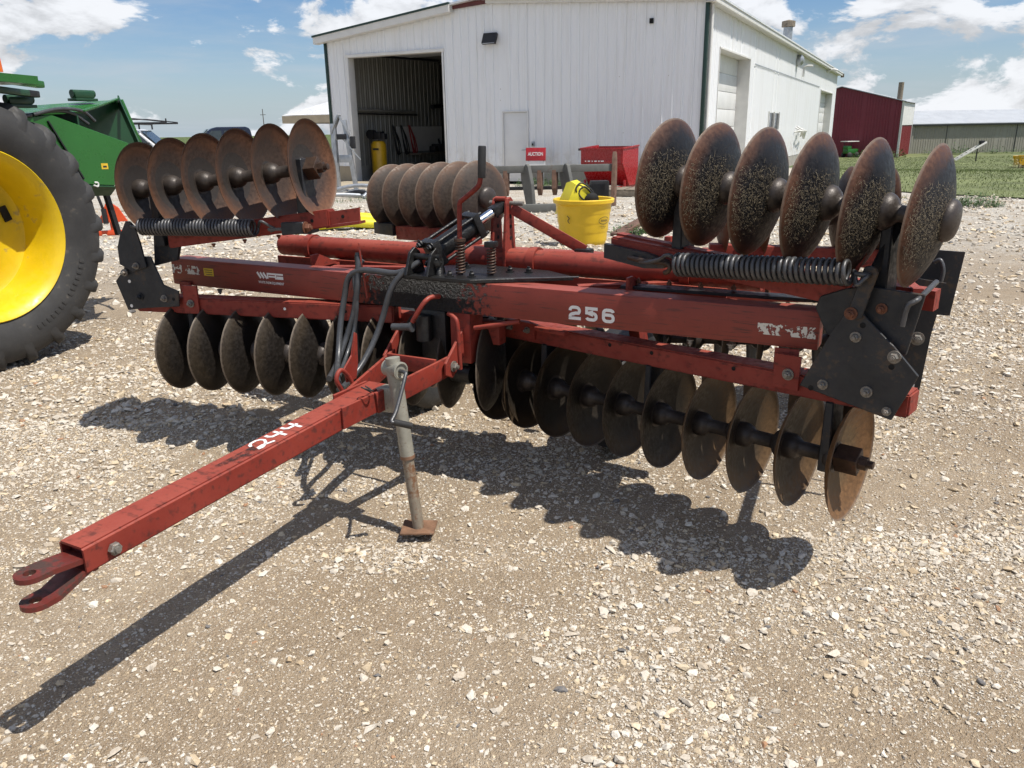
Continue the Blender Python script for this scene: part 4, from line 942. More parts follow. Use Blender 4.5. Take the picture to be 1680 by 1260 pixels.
# --- transport wheels under the frame
def tyre(name, R, w, rim_r, parent, M, rubber='rubber'):
    bm = bmesh.new(); bm_lathe(bm, [(rim_r, -w * 0.42), (rim_r + (R - rim_r) * 0.45, -w * 0.52), (R * 0.95, -w * 0.46), (R, -w * 0.36), (R, w * 0.36), (R * 0.95, w * 0.46), (rim_r + (R - rim_r) * 0.45, w * 0.52), (rim_r, w * 0.42)], 36, M)
    return bmobj(name, bm, rubber, parent, True, 40)
for a in (-0.55, 0.62):
    z = lgz(a, 0.72) + 0.295
    W = empty('transport_wheel', (a, 0.72, z), 0, HW); M = Matrix.Rotation(PI / 2, 4, 'Y')
    tyre('tyre', 0.30, 0.19, 0.18, W, M)
    bm = bmesh.new(); bm_lathe(bm, [(0, -0.03), (0.06, -0.03), (0.09, 0.0), (0.16, 0.02), (0.182, 0.08), (0.182, -0.08), (0.17, -0.06), (0, -0.06)], 28, M); bmobj('rim', bm, 'axle_rust', W, True, 40)
    bar('wheel_arm', (a + 0.12, 0.72, z), (a + 0.12, 0.42, 1.10), 0.05, 0.09, 'red_paint', HW, 0.004)

# --- lettering and decals on the front beam
def face(x, y): return Vector((x, -0.0012, y))
def glyph256():
    bm = bmesh.new(); y0, y1, w = 0.992, 1.048, 0.0125
    H = y1 - y0; wd = 0.052
    def arc(cx, cy, rx, ry, a0, a1, n=6): return [(cx + rx * math.cos(math.radians(a0 + (a1 - a0) * i / n)), cy + ry * math.sin(math.radians(a0 + (a1 - a0) * i / n))) for i in range(n + 1)]
    m = y0 + H / 2; hw = w / 2; r = 0.013
    x = 0.648
    stroke(bm, [(x + hw, y1 - 0.020)] + arc(x + hw + r, y1 - hw - r, r, r, 170, 90) + arc(x + wd - hw - r, y1 - hw - r, r, r, 90, -45) + [(x + wd - 0.022, m - 0.001), (x + 0.018, m - 0.004)] + arc(x + hw + r, m - 0.005 - r * 0.8, r, r * 0.8, 95, 180) + [(x + hw, y0 + hw)], w, face)
    stroke(bm, [(x, y0 + hw), (x + wd, y0 + hw)], w, face)
    x = 0.718
    stroke(bm, [(x + wd, y1 - hw), (x, y1 - hw)], w, face); stroke(bm, [(x + hw, y1 - w * 0.9), (x + hw, m - 0.002)], w, face)
    stroke(bm, [(x + hw * 2, m + 0.0032)] + [(x + wd - hw - r, m + 0.0032)] + arc(x + wd - hw - r, m + 0.0032 - r * 0.85, r, r * 0.85, 90, 0) + arc(x + wd - hw - r, y0 + hw + r * 0.85, r, r * 0.85, 0, -90) + arc(x + hw + r, y0 + hw + r * 0.7, r, r * 0.7, -90, -165), w, face)
    x = 0.788
    stroke(bm, arc(x + wd - hw - r, y1 - hw - r * 0.8, r, r * 0.8, 10, 90) + arc(x + hw + r, y1 - hw - r, r, r, 90, 180) + arc(x + hw + r, y0 + hw + r, r, r, 180, 270) + arc(x + wd - hw - r, y0 + hw + r * 0.8, r, r * 0.8, -90, 0) + arc(x + wd - hw - r, m + 0.003 - r * 0.8, r, r * 0.8, 0, 90) + [(x + w, m + 0.003)], w, face)
    o = bmobj('model_number', bm, 'white_print', front_beam); o['label'] = 'white number 256'
glyph256()
def logo():
    bm = bmesh.new(); y0, y1 = 1.042, 1.070; x = -1.005
    for i in range(3): stroke(bm, [(x + 0.020 * i, y1), (x + 0.020 * i + 0.022, y0)], 0.011, face)
    for xx in (-0.938, -0.886):
        stroke(bm, [(xx, y0), (xx, y1 - 0.004)], 0.009, face); stroke(bm, [(xx - 0.004, y1 - 0.004), (xx + 0.048, y1 - 0.004)], 0.0085, face)
        stroke(bm, [(xx + 0.006, y1 - 0.017), (xx + 0.048, y1 - 0.017)], 0.0075, face)
    stroke(bm, [(-0.886, y0 + 0.004), (-0.838, y0 + 0.004)], 0.0075, face)
    bmobj('maker_logo', bm, 'white_print', front_beam)
    text_mesh('maker_name', 'WHITE FARM EQUIPMENT', 0.0165, 'white_print', front_beam, Matrix.Translation((-0.918, -0.0014, 1.022)) @ Matrix.Rotation(PI / 2, 4, 'X'), bold=0.0003, sx=0.86)
logo()
def sticker(x0, x1, y0, y1, m, name): return meshobj(name, [face(x0, y0), face(x1, y0), face(x1, y1), face(x0, y1)], [(0, 1, 2, 3)], m, front_beam)
sticker(-1.375, -1.305, 1.028, 1.066, 'yellow_print', 'warning_sticker')
for i in range(3):
    meshobj('sticker_line', [Vector((-1.368 + 0.004 * i, -0.0016, 1.056 - 0.011 * i)), Vector((-1.314, -0.0016, 1.056 - 0.011 * i)), Vector((-1.314, -0.0016, 1.059 - 0.011 * i)), Vector((-1.368 + 0.004 * i, -0.0016, 1.059 - 0.011 * i))], [(0, 1, 2, 3)], 'dark_print', front_beam)
sticker(-1.606, -1.405, 1.028, 1.072, 'flaked_decal', 'worn_decal'); sticker(1.372, 1.566, 1.008, 1.048, 'flaked_decal', 'worn_decal')

# ================================================================== shop building (local: x right along the front wall, y into the building)
def siding():
    k = NB('white_siding'); a = k.noise(1.0, 4, 0.6, vec=k.mapped((7, 7, 0.35))); b = k.noise(3.0, 4, 0.6); z = k.sep()[2]
    c = k.mix(k.ramp(a, 0.45, 0.75, 0, 0.35), (0.78, 0.79, 0.80), (0.60, 0.59, 0.56))
    c = k.mix(k.math('MULTIPLY', k.ramp(z, 0.5, 1.5, 0.5, 0.0), k.ramp(b, 0.4, 0.65)), c, (0.50, 0.45, 0.37))
    v = k.n('ShaderNodeTexVoronoi'); v.inputs['Scale'].default_value = 1.6; k.l(k.coord(), v.inputs['Vector'])
    c = k.mix(k.ramp(v.outputs['Distance'], 0.020, 0.034, 0.75, 0.0), c, (0.26, 0.20, 0.15))
    k.done(c, 0.42)
siding()
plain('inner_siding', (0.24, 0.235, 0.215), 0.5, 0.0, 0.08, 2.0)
plain('white_trim', (0.66, 0.65, 0.62), 0.5, 0.0, 0.06, 3.0)
plain('green_trim', (0.010, 0.035, 0.026), 0.4, 0.0, 0.1, 3.0)
plain('brown_trim', (0.10, 0.022, 0.022), 0.5, 0.0, 0.3, 5.0)
plain('concrete', (0.30, 0.285, 0.25), 0.85, 0.0, 0.15, 1.5, (0.19, 0.17, 0.14), 0.15, 0.2, 60)
plain('concrete_tan', (0.33, 0.28, 0.20), 0.85, 0.0, 0.12, 1.5)
plain('door_white', (0.68, 0.68, 0.67), 0.45, 0.0, 0.05, 2.0)
plain('roof_metal', (0.70, 0.70, 0.69), 0.35, 0.2, 0.08, 2.0)
plain('dark_glass', (0.03, 0.035, 0.04), 0.12, 0.0, 0.1)
plain('galvanised', (0.36, 0.38, 0.40), 0.38, 0.6, 0.15, 6.0)
plain('dark_pipe', (0.012, 0.012, 0.014), 0.5)
plain('compressor_yellow', (0.62, 0.36, 0.012), 0.35, 0.0, 0.08)
plain('lamp_glass', (0.55, 0.58, 0.62), 0.15)
plain('wood_grey', (0.20, 0.165, 0.125), 0.8, 0.0, 0.3, 8.0, (0.07, 0.055, 0.04), 0.2)
plain('red_gloss', (0.30, 0.012, 0.014), 0.28, 0.0, 0.1, 3.0)
plain('sign_red', (0.42, 0.015, 0.025), 0.4)
plain('hose_red', (0.30, 0.03, 0.03), 0.5)
BPHI = -0.4614; BX, BY = 5.7427, 24.9066
SHOP = empty('shop_building', (BX, BY, 0), BPHI)
tag(SHOP, 'large white ribbed-metal shop with an open overhead door behind the harrow', 'building')
def bl(x, y, z=0): return (BX + x * math.cos(BPHI) - y * math.sin(BPHI), BY + x * math.sin(BPHI) + y * math.cos(BPHI), z)
RIDGE = (-7.45, 5.72); EAV_R = (0.30, 5.22); EAV_L = (-13.92, 4.96)
def roof_h(x):
    if x > RIDGE[0]: t = (x - RIDGE[0]) / (EAV_R[0] - RIDGE[0]); return RIDGE[1] + t * (EAV_R[1] - RIDGE[1])
    t = (RIDGE[0] - x) / (RIDGE[0] - EAV_L[0]); return RIDGE[1] + t * (EAV_L[1] - RIDGE[1])
def rib_profile(p0, p1, pitch=0.30, depth=0.034):
    """(p, out) points of ribbed sheet between p0 and p1"""
    pts = [(p0, 0.0)]; k = math.ceil((p0 + 0.02) / pitch - 1e-6)
    while k * pitch < p1 - 0.05:
        c = k * pitch
        if c - 0.045 > p0: pts += [(c - 0.040, 0.0), (c - 0.016, depth), (c + 0.016, depth), (c + 0.040, 0.0)]
        c2 = c + pitch / 2
        if c2 + 0.02 < p1 and c2 - 0.02 > p0: pts += [(c2 - 0.018, 0.0), (c2, depth * 0.25), (c2 + 0.018, 0.0)]
        k += 1
    pts.append((p1, 0.0)); return pts
def sheet(name, p0, p1, h0, h1, fn, material, parent, pitch=0.30, depth=0.034):
    pr = rib_profile(p0, p1, pitch, depth); vs = []; fs = []
    hh1 = h1 if callable(h1) else (lambda p: h1)
    for p, o in pr: vs.append(fn(p, o, h0)); vs.append(fn(p, o, hh1(p)))
    for i in range(len(pr) - 1): fs.append((2 * i, 2 * i + 2, 2 * i + 3, 2 * i + 1))
    return meshobj(name, vs, fs, material, parent)
fF = lambda p, o, h: Vector((p, -o, h))              # front wall
fS = lambda p, o, h: Vector((o, p, h))               # right side wall
rf = lambda p: roof_h(p) - 0.05
BASE = 0.56
PW = 0.90
def panels(p0, p1, h0, h1, fn, m, pitch=0.30, name='wall_panel', depth=0.034):
    n = max(1, round((p1 - p0) / PW))
    for i in range(n):
        a = p0 + (p1 - p0) * i / n; b = p0 + (p1 - p0) * (i + 1) / n
        d = 0.0012 * (i % 2)
        sheet(name, a - 0.008, b + 0.008, h0, h1, (lambda p, o, h, d=d: fn(p, o + d, h)), m, SHOP, pitch, depth)
OPL, OPR, OPH = -12.66, -8.80, 4.29
panels(-13.60, -12.77, BASE, rf, fF, 'white_siding'); panels(-12.77, OPR, OPH + 0.05, rf, fF, 'white_siding')
panels(OPR, -6.58, BASE, rf, fF, 'white_siding'); panels(-6.58, -5.64, 2.30, rf, fF, 'white_siding'); panels(-5.64, 0.0, BASE, rf, fF, 'white_siding')
# foundation
box('foundation', (-13.20, 0.06, BASE / 2 - 0.1), (0.84, 0.16, BASE + 0.2), 'concrete_tan', SHOP)
box('foundation', (-7.70, 0.06, BASE / 2 - 0.1), (2.16, 0.16, BASE + 0.2), 'concrete', SHOP); box('foundation', (-2.80, 0.06, BASE / 2 - 0.1), (5.66, 0.16, BASE + 0.2), 'concrete', SHOP)
box('foundation', (-0.07, 20.0, BASE / 2 - 0.3), (0.16, 40.0, 0.5), 'concrete', SHOP)
# opening: jambs and header
box('door_jamb', (-12.72, 0.12, OPH / 2), (0.10, 0.36, OPH), 'white_trim', SHOP, bevel=0.004); box('door_jamb', (OPR + 0.02, 0.12, OPH / 2), (0.06, 0.34, OPH), 'white_trim', SHOP, bevel=0.004)
box('door_header', (-10.74, 0.12, OPH + 0.03), (4.06, 0.38, 0.10), 'white_trim', SHOP, bevel=0.004)
# man door
DR = box('entry_door', (-6.11, 0.02, 1.18), (0.86, 0.05, 2.18), 'door_white', SHOP, bevel=0.004)
for x in (-6.565, -5.655): box('door_frame', (x, 0.0, 1.16), (0.05, 0.10, 2.26), 'white_trim', SHOP, bevel=0.003)
box('door_frame', (-6.11, 0.0, 2.30), (0.96, 0.10, 0.045), 'white_trim', SHOP, bevel=0.003)
tube('door_handle', [(-5.75, -0.03, 1.10), (-5.75, -0.07, 1.10), (-5.87, -0.07, 1.09)], 0.012, 'galvanised', DR, 8)
for v in DR.children: v.location = (0, 0, 0)
box('outlet_box', (-5.46, -0.05, 1.28), (0.10, 0.08, 0.16), 'galvanised', SHOP, bevel=0.01); box('outlet_cover', (-5.46, -0.095, 1.27), (0.06, 0.02, 0.07), 'dark_pipe', SHOP)
box('vent_slot', (-1.60, -0.05, 4.72), (0.11, 0.05, 0.14), 'hole_dark', SHOP)
lampb = box('flood_light', (-6.93, -0.14, 4.55), (0.50, 0.10, 0.36), 'dark_pipe', SHOP, Matrix.Rotation(-0.5, 3, 'X'), 0.02)
box('lamp_face', (-6.93, -0.192, 4.522), (0.42, 0.012, 0.28), 'lamp_glass', lampb, Matrix.Rotation(-0.5, 3, 'X'))
box('lamp_bracket', (-6.93, -0.05, 4.58), (0.08, 0.12, 0.06), 'dark_pipe', SHOP)
# corner trims
box('corner_trim', (0.035, -0.01, 2.75), (0.10, 0.14, 5.0), 'green_trim', SHOP, bevel=0.004); box('corner_trim', (-13.63, -0.01, 2.55), (0.09, 0.13, 4.75), 'green_trim', SHOP, bevel=0.004)
box('corner_post', (0.06, 0.16, 2.7), (0.05, 0.18, 4.9), 'white_trim', SHOP)
tube('downspout', [(0.14, 0.12, 5.1), (0.14, 0.12, 0.2)], 0.05, 'white_trim', SHOP, 8)
# right side wall with two overhead doors and a window
D1, D2, WN = (1.83, 6.95, 4.03), (30.4, 37.6, 3.78), (11.8, 14.6, 1.55, 2.26)
EH = 5.22
sp = 0.22
panels(0.25, D1[0], 0.25, EH, fS, 'white_siding', sp); panels(D1[0], D1[1], D1[2], EH, fS, 'white_siding', sp)
panels(D1[1], WN[0], 0.25, EH, fS, 'white_siding', sp); panels(WN[0], WN[1], WN[3], EH, fS, 'white_siding', sp); panels(WN[0], WN[1], 0.25, WN[2], fS, 'white_siding', sp)
panels(WN[1], D2[0], 0.25, EH, fS, 'white_siding', sp); panels(D2[0], D2[1], D2[2], EH, fS, 'white_siding', sp); panels(D2[1], 40.2, 0.25, EH, fS, 'white_siding', sp)
for a, b, h in (D1, D2):
    n = 7 if h > 4 else 6
    for i in range(n): box('door_section', (-0.42, (a + b) / 2, (i + 0.5) * h / n), (0.05, b - a - 0.1, h / n - 0.015), 'door_white', SHOP, bevel=0.006)
    for y, s in ((a, 1), (b, -1)): box('door_reveal', (-0.20, y + 0.02 * s, h / 2), (0.50, 0.04, h), 'white_trim', SHOP)
    box('door_lintel', (-0.20, (a + b) / 2, h + 0.02), (0.52, b - a, 0.05), 'white_trim', SHOP)
wn = box('window', (-0.02, (WN[0] + WN[1]) / 2, (WN[2] + WN[3]) / 2), (0.04, WN[1] - WN[0] - 0.1, WN[3] - WN[2]), 'dark_glass', SHOP)
for y in (WN[0], (WN[0] + WN[1]) / 2, WN[1]): box('window_frame', (0.03, y, (WN[2] + WN[3]) / 2), (0.08, 0.10, WN[3] - WN[2] + 0.1), 'white_trim', SHOP)
box('window_sill', (0.03, (WN[0] + WN[1]) / 2, WN[2] - 0.03), (0.12, WN[1] - WN[0] + 0.2, 0.06), 'white_trim', SHOP)
box('seam_strip', (0.046, 18.6, 3.93), (0.012, 21.5, 0.035), 'galvanised', SHOP)
lathe('vent_hood', [(0, 0), (0.26, 0), (0.26, 0.18), (0.12, 0.30), (0, 0.30)], 'galvanised', SHOP, 20, Matrix.Translation((0.05, 18.9, 4.75)) @ Matrix.Rotation(PI / 2, 4, 'Y'))
tube('wall_pipe', [(0.12, 21.0, 4.1), (0.12, 21.0, 4.55), (0.3, 21.0, 4.62), (0.55, 21.0, 4.60)], 0.05, 'white_trim', SHOP, 10)
tube('wall_lamp', smooth_path([(0.05, 32.4, 4.95), (0.4, 32.4, 5.05), (0.7, 32.4, 4.98)], 5), 0.07, 'white_trim', SHOP, 10)
for i in range(9):
    a = random.uniform(0, 6.28); tube('wall_hook', smooth_path([(0.05, 20.0 + 0.25 * i, 1.55 + 0.15 * math.sin(a)), (0.35, 20.2 + 0.25 * i, 1.45), (0.30, 20.5 + 0.25 * i, 1.25 + 0.2 * math.cos(a))], 4), 0.035, 'white_trim', SHOP, 6)
# closing walls out of view
box('rear_wall', (-6.8, 40.2, 2.6), (13.6, 0.12, 5.2), 'white_siding', SHOP); box('left_wall', (-13.55, 20.1, 2.45), (0.06, 40.0, 4.85), 'white_siding', SHOP)
# roof slabs, fascias, ridge, gutter
def roof_slab(xa, xb, name, y0=-0.30, y1=40.6):
    ha, hb = roof_h(xa), roof_h(xb); bm = bmesh.new()
    bm_prism(bm, [(xa, ha), (xb, hb), (xb, hb + 0.06), (xa, ha + 0.06)], y0, y1, lambda s, o, h: Vector((s, o, h))); return bmobj(name, bm, 'roof_metal', SHOP)
roof_slab(EAV_L[0], RIDGE[0] - 0.001, 'roof_slope'); roof_slab(RIDGE[0] + 0.001, EAV_R[0] + 0.05, 'roof_slope')
def fascia(xa, xb, d0, d1, y0, y1, m, name):
    bm = bmesh.new(); bm_prism(bm, [(xa, roof_h(xa) + d0), (xb, roof_h(xb) + d0), (xb, roof_h(xb) + d1), (xa, roof_h(xa) + d1)], y0, y1, lambda s, o, h: Vector((s, o, h))); bmobj(name, bm, m, SHOP)
fascia(EAV_L[0], -8.30, -0.20, 0.02, -0.34, -0.04, 'white_trim', 'gable_fascia'); fascia(EAV_L[0] - 0.03, -8.30, 0.022, 0.085, -0.37, 0.20, 'green_trim', 'gable_trim')
fascia(-8.30, -7.05, -0.10, 0.03, -0.10, -0.04, 'brown_trim', 'gable_fascia'); fascia(-7.05, EAV_R[0], -0.10, 0.05, -0.16, -0.04, 'white_trim', 'gable_fascia')
box('eave_fascia', (0.27, 20.2, 5.16), (0.10, 40.9, 0.17), 'white_trim', SHOP, bevel=0.01); box('eave_soffit', (0.13, 20.2, 5.10), (0.24, 40.9, 0.02), 'white_trim', SHOP)
box('gutter_end', (0.30, 40.7, 5.10), (0.22, 0.15, 0.25), 'wood_grey', SHOP)
# roof vent stack
st = lathe('vent_stack', [(0, 0), (0.22, 0), (0.22, 1.15), (0, 1.15)], 'galvanised', SHOP, 18, Matrix.Translation((-0.55, 19.2, 5.15)))
lathe('stack_cap', [(0, 1.15), (0.32, 1.17), (0.32, 1.42), (0, 1.50)], 'wood_grey', st, 18)
# interior
box('shop_floor', (-6.8, 20.0, -0.045), (13.3, 39.6, 0.10), 'concrete', SHOP)
fI = lambda p, o, h: Vector((-13.36 + o, p, h))
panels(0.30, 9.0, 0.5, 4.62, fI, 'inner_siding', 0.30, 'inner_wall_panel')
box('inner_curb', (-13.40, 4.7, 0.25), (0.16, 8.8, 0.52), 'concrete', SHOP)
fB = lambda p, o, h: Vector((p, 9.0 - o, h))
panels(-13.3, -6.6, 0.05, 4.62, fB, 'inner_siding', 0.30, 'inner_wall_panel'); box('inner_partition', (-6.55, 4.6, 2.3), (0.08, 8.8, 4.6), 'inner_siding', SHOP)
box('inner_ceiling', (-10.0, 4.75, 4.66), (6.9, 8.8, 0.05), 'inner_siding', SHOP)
box('wall_bench', (-13.02, 6.6, 0.85), (0.60, 4.2, 0.07), 'wood_grey', SHOP); box('tool_board', (-13.31, 6.2, 1.45), (0.03, 5.0, 1.0), 'white_trim', SHOP)
for x0, y0, z0, z1, r in ((-13.1, 7.2, 0.9, 4.5, 0.14), (-12.2, 8.7, 0.0, 4.6, 0.18), (-11.0, 8.75, 0.0, 4.6, 0.10)): tube('standing_pipe', [(x0, y0, z0), (x0, y0, z1)], r, 'dark_pipe', SHOP, 12)
tube('overhead_pipe', smooth_path([(-13.1, 6.2, 2.75), (-13.1, 7.4, 2.80), (-12.6, 8.3, 2.78), (-9, 8.6, 2.75)], 6), 0.09, 'dark_pipe', SHOP, 10)
tube('overhead_pipe', smooth_path([(-13.2, 1.0, 2.55), (-13.2, 5.0, 2.52)], 3), 0.05, 'inner_siding', SHOP, 10); tube('overhead_pipe', [(-13.22, 0.5, 2.42), (-13.22, 5.2, 2.40)], 0.03, 'dark_pipe', SHOP, 8)
tube('door_track', [(-12.6, 0.5, 4.42), (-12.6, 6.0, 4.55)], 0.05, 'dark_pipe', SHOP, 8); tube('door_track', [(-8.9, 0.5, 4.42), (-8.9, 6.0, 4.55)], 0.05, 'dark_pipe', SHOP, 8)
for i in range(5): box('overhead_door_section', (-10.75, 1.1 + 0.62 * i, 4.50 + 0.012 * i), (3.7, 0.58, 0.05), 'door_white', SHOP)
# things in the shop: compressor, hoses, machines
def thing_in_shop(name, x, y, label, cat, group=None):
    e = empty(name, bl(x, y, 0.006), BPHI); tag(e, label, cat, group); return e
CP = thing_in_shop('air_compressor', -12.72, 1.55, 'tall yellow tank air compressor just inside the open shop door', 'air compressor')
lathe('tank', [(0, 0.12), (0.20, 0.14), (0.29, 0.24), (0.29, 1.28), (0.22, 1.40), (0, 1.44)], 'compressor_yellow', CP, 28)
for a in (0.6, 2.2, 3.8, 5.4): bar('leg', (0.24 * math.cos(a), 0.24 * math.sin(a), 0.22), (0.28 * math.cos(a), 0.28 * math.sin(a), 0.0), 0.05, 0.05, 'dark_pipe', CP)
bm = bmesh.new(); bm_box(bm, (-0.02, 0, 1.62), (0.46, 0.30, 0.28), None, 0.03); bm_lathe(bm, [(0, -0.12), (0.17, -0.12), (0.17, 0.12), (0, 0.12)], 18, Matrix.Translation((-0.22, -0.10, 1.66)) @ Matrix.Rotation(PI / 2, 4, 'X')); bm_box(bm, (0.26, 0, 1.58), (0.22, 0.22, 0.22), None, 0.04)
bmobj('motor', bm, 'dark_pipe', CP, True, 40); box('tank_label', (0.06, -0.287, 1.12), (0.26, 0.02, 0.07), 'dark_print', CP)
for i, (dy, m, l) in enumerate(((3.3, 'dark_pipe', 'black cord hanging on the inner shop wall, nearest the door'), (3.9, 'dark_pipe', 'black cord hanging on the shop wall between two hoses'), (4.5, 'hose_red', 'red air hose coiled on the inner shop wall'))):
    e = thing_in_shop('wall_cord', -13.25, dy, l, 'hose', 'cords hanging on the shop wall')
    pts = [(0.02, 0.0, 2.0), (0.06, 0.05, 1.5), (0.06, 0.22, 0.9), (0.07, 0.35, 0.95), (0.06, 0.25, 1.5), (0.03, 0.05, 1.98)]
    tube('cord_loop', smooth_path(pts, 6), 0.028, m, e, 6); tube('cord_loop', smooth_path([(p[0] + 0.03, p[1] * 1.4 - 0.05, p[2] * 0.92 + 0.1) for p in pts], 6), 0.022, m, e, 6)
GR = thing_in_shop('bench_grinder', -12.9, 6.4, 'dark machine on the bench at the back of the open shop', 'machine')
bm = bmesh.new(); bm_box(bm, (0, 0, 1.06), (0.42, 0.75, 0.32), None, 0.03); bm_box(bm, (0.05, -0.6, 1.02), (0.3, 0.3, 0.24), None, 0.04); bm_tube(bm, [(0, 0, 1.2), (0, -0.1, 1.42)], 0.05, 10); bmobj('machine_body', bm, 'dark_pipe', GR, True, 40)
PB = thing_in_shop('parts_bin', -11.3, 8.2, 'white box on the bench by the back wall of the open shop', 'box'); box('bin_body', (0, 0, 0.98), (0.75, 0.5, 0.34), 'white_trim', PB, bevel=0.02); box('bin_stand', (0, 0, 0.40), (0.8, 0.55, 0.80), 'dark_pipe', PB, bevel=0.01)
DP = thing_in_shop('drill_press', -9.9, 8.0, 'drill press with a yellow head deep inside the open shop', 'drill press')
lathe('column', [(0, 0), (0.06, 0), (0.06, 1.9), (0, 1.9)], 'dark_pipe', DP, 12); box('base', (0, 0, 0.04), (0.5, 0.6, 0.08), 'dark_pipe', DP); box('head', (0, -0.15, 1.75), (0.42, 0.6, 0.34), 'compressor_yellow', DP, bevel=0.04); box('table', (0, -0.2, 1.0), (0.5, 0.5, 0.06), 'dark_pipe', DP)
WR = thing_in_shop('hose_reel', -12.0, 8.6, 'round tan hose reel on the back wall of the open shop', 'hose reel')
lathe('reel', [(0.18, -0.1), (0.38, -0.1), (0.38, 0.1), (0.18, 0.1), (0.18, -0.1)], 'compressor_yellow', WR, 20, Matrix.Translation((0, 0, 1.5)) @ Matrix.Rotation(PI / 2, 4, 'X'))
# concrete apron at the door
ap = box('door_apron', (*bl(-10.7, -1.35, 0.01)[:2], -0.02), (4.6, 2.6, 0.10), 'concrete_tan', None, Matrix.Rotation(BPHI, 3, 'Z')); tag(ap, kind='structure')

# ================================================================== other buildings
def gable_shed(name, label, corner, rz, w, d, eave, ridge, wall_m, roof_m, trim_m, pitch=0.3, overhang=0.3, ridge_along='x', panel_w=1.0):
    """box building, local x along the wall that faces us (w), y depth (d); ridge along x or y"""
    B = empty(name, (*corner, 0), rz); tag(B, label, 'building')
    def strips(p0, p1, fn, h1, m):
        n = max(1, round((p1 - p0) / panel_w))
        for i in range(n): sheet('wall_panel', p0 + (p1 - p0) * i / n - 0.006, p0 + (p1 - p0) * (i + 1) / n + 0.006, 0.0, h1, (lambda p, o, h, d=0.0012 * (i % 2): fn(p, o + d, h)), m, B, pitch)
    gab = lambda p, L: eave + (ridge - eave) * (1 - abs(p / L * 2 - 1))
    fx = (lambda p: eave) if ridge_along == 'x' else (lambda p: gab(p, w)); fy = (lambda p: gab(p, d)) if ridge_along == 'x' else (lambda p: eave)
    wm = wall_m if isinstance(wall_m, (tuple, list)) else (wall_m, wall_m)
    strips(0, w, lambda p, o, h: Vector((p, -o, h)), fx, wm[0]); strips(0, d, lambda p, o, h: Vector((w + o, p, h)), fy, wm[1])
    strips(0, d, lambda p, o, h: Vector((-o, p, h)), fy, wm[1]); strips(0, w, lambda p, o, h: Vector((p, d + o, h)), fx, wm[0])
    oh = overhang
    for s in (0, 1):
        bm = bmesh.new()
        if ridge_along == 'x':
            ye, yr = (-oh, d / 2 - 0.001) if s == 0 else (d + oh, d / 2 + 0.001); ze = eave - (ridge - eave) * oh / (d / 2)
            bm_prism(bm, [(ye, ze), (yr, ridge), (yr, ridge + 0.08), (ye, ze + 0.08)], -oh, w + oh, lambda q, o, h: Vector((o, q, h)))
        else:
            xe, xr = (-oh, w / 2 - 0.001) if s == 0 else (w + oh, w / 2 + 0.001); ze = eave - (ridge - eave) * oh / (w / 2)
            bm_prism(bm, [(xe, ze), (xr, ridge), (xr, ridge + 0.08), (xe, ze + 0.08)], -oh, d + oh, lambda q, o, h: Vector((q, o, h)))
        bmobj('roof_slope', bm, roof_m, B)
    for x, y in ((0, 0), (w, 0), (0, d), (w, d)): box('corner_trim', (x, y, eave / 2), (0.22, 0.22, eave), trim_m, B)
    return B
plain('red_siding', (0.19, 0.018, 0.034), 0.42, 0.0, 0.06, 1.0)
plain('red_siding_bright', (0.20, 0.028, 0.030), 0.42, 0.0, 0.06, 1.0)
plain('grey_siding', (0.30, 0.285, 0.24), 0.5, 0.0, 0.06, 0.6)
plain('tin_roof', (0.42, 0.44, 0.46), 0.45, 0.2, 0.08, 0.8)
plain('dark_trim', (0.02, 0.022, 0.022), 0.5)
zb = gz(43.3, 92.1) - 0.1
BARN = gable_shed('red_barn', 'dark red metal barn beyond the far corner of the white shop', (43.3 - 13 * 0.850, 92.1 + 13 * 0.527), -0.555, 13.0, 10.0, 6.0, 7.7, ('red_siding', 'red_siding_bright'), 'tin_roof', 'white_trim', ridge_along='y', panel_w=1.0); BARN.location.z = zb
for i in range(5): box('upper_panel', (13.06, 1.0 + 2 * i, 4.7), (0.06, 1.96, 2.4), 'white_trim', BARN)
lathe('barn_chimney', [(0, 0), (0.28, 0), (0.28, 2.4), (0, 2.4)], 'wood_grey', BARN, 16, Matrix.Translation((12.4, 1.2, 5.6)))
SHED = gable_shed('grey_shed', 'long low grey metal shed with a pale tin roof at the far right', (49.2, 101.4), 0.02, 40.0, 12.0, 3.60, 5.1, 'grey_siding', 'tin_roof', 'grey_siding', ridge_along='x', panel_w=0.95); SHED.location.z = gz(55, 101) - 0.1
box('eave_trim', (19.0, -0.34, 3.42), (38.6, 0.10, 0.16), 'dark_trim', SHED)
for i in range(4): box('panel_seam', (4.2 + 8.6 * i, -0.04, 1.75), (0.07, 0.02, 3.4), 'dark_trim', SHED)

# open canopy to the left of the shop
CN = empty('canopy', (-12.1, 48.0, 0), -0.35); tag(CN, 'white-roofed open canopy beyond the left corner of the shop', 'canopy')
bm = bmesh.new(); vs = [(-0.6, -0.4, 2.75), (7.6, -0.4, 2.75), (7.6, 6.4, 2.75), (-0.6, 6.4, 2.75), (3.5, 3.0, 4.2)]
b_ = [bm.verts.new(v) for v in vs]; [bm.faces.new((b_[i], b_[(i + 1) % 4], b_[4])) for i in range(4)]; bm.faces.new(b_[3::-1]); bmobj('roof', bm, 'roof_metal', CN)
for (x0, y0, x1, y1) in ((-0.55, -0.35, 7.55, -0.35), (-0.55, -0.35, -0.55, 6.35), (7.55, -0.35, 7.55, 6.35)): bar('roof_beam', (x0, y0, 2.52), (x1, y1, 2.52), 0.16, 0.40, 'concrete_tan', CN)
for x, y in ((2.6, 0.0), (7.2, 0.0), (0, 5.9), (7.2, 5.9)): box('post', (x, y, 1.2), (0.55 if x == 2.6 else 0.3, 0.3, 2.4), 'concrete_tan', CN)

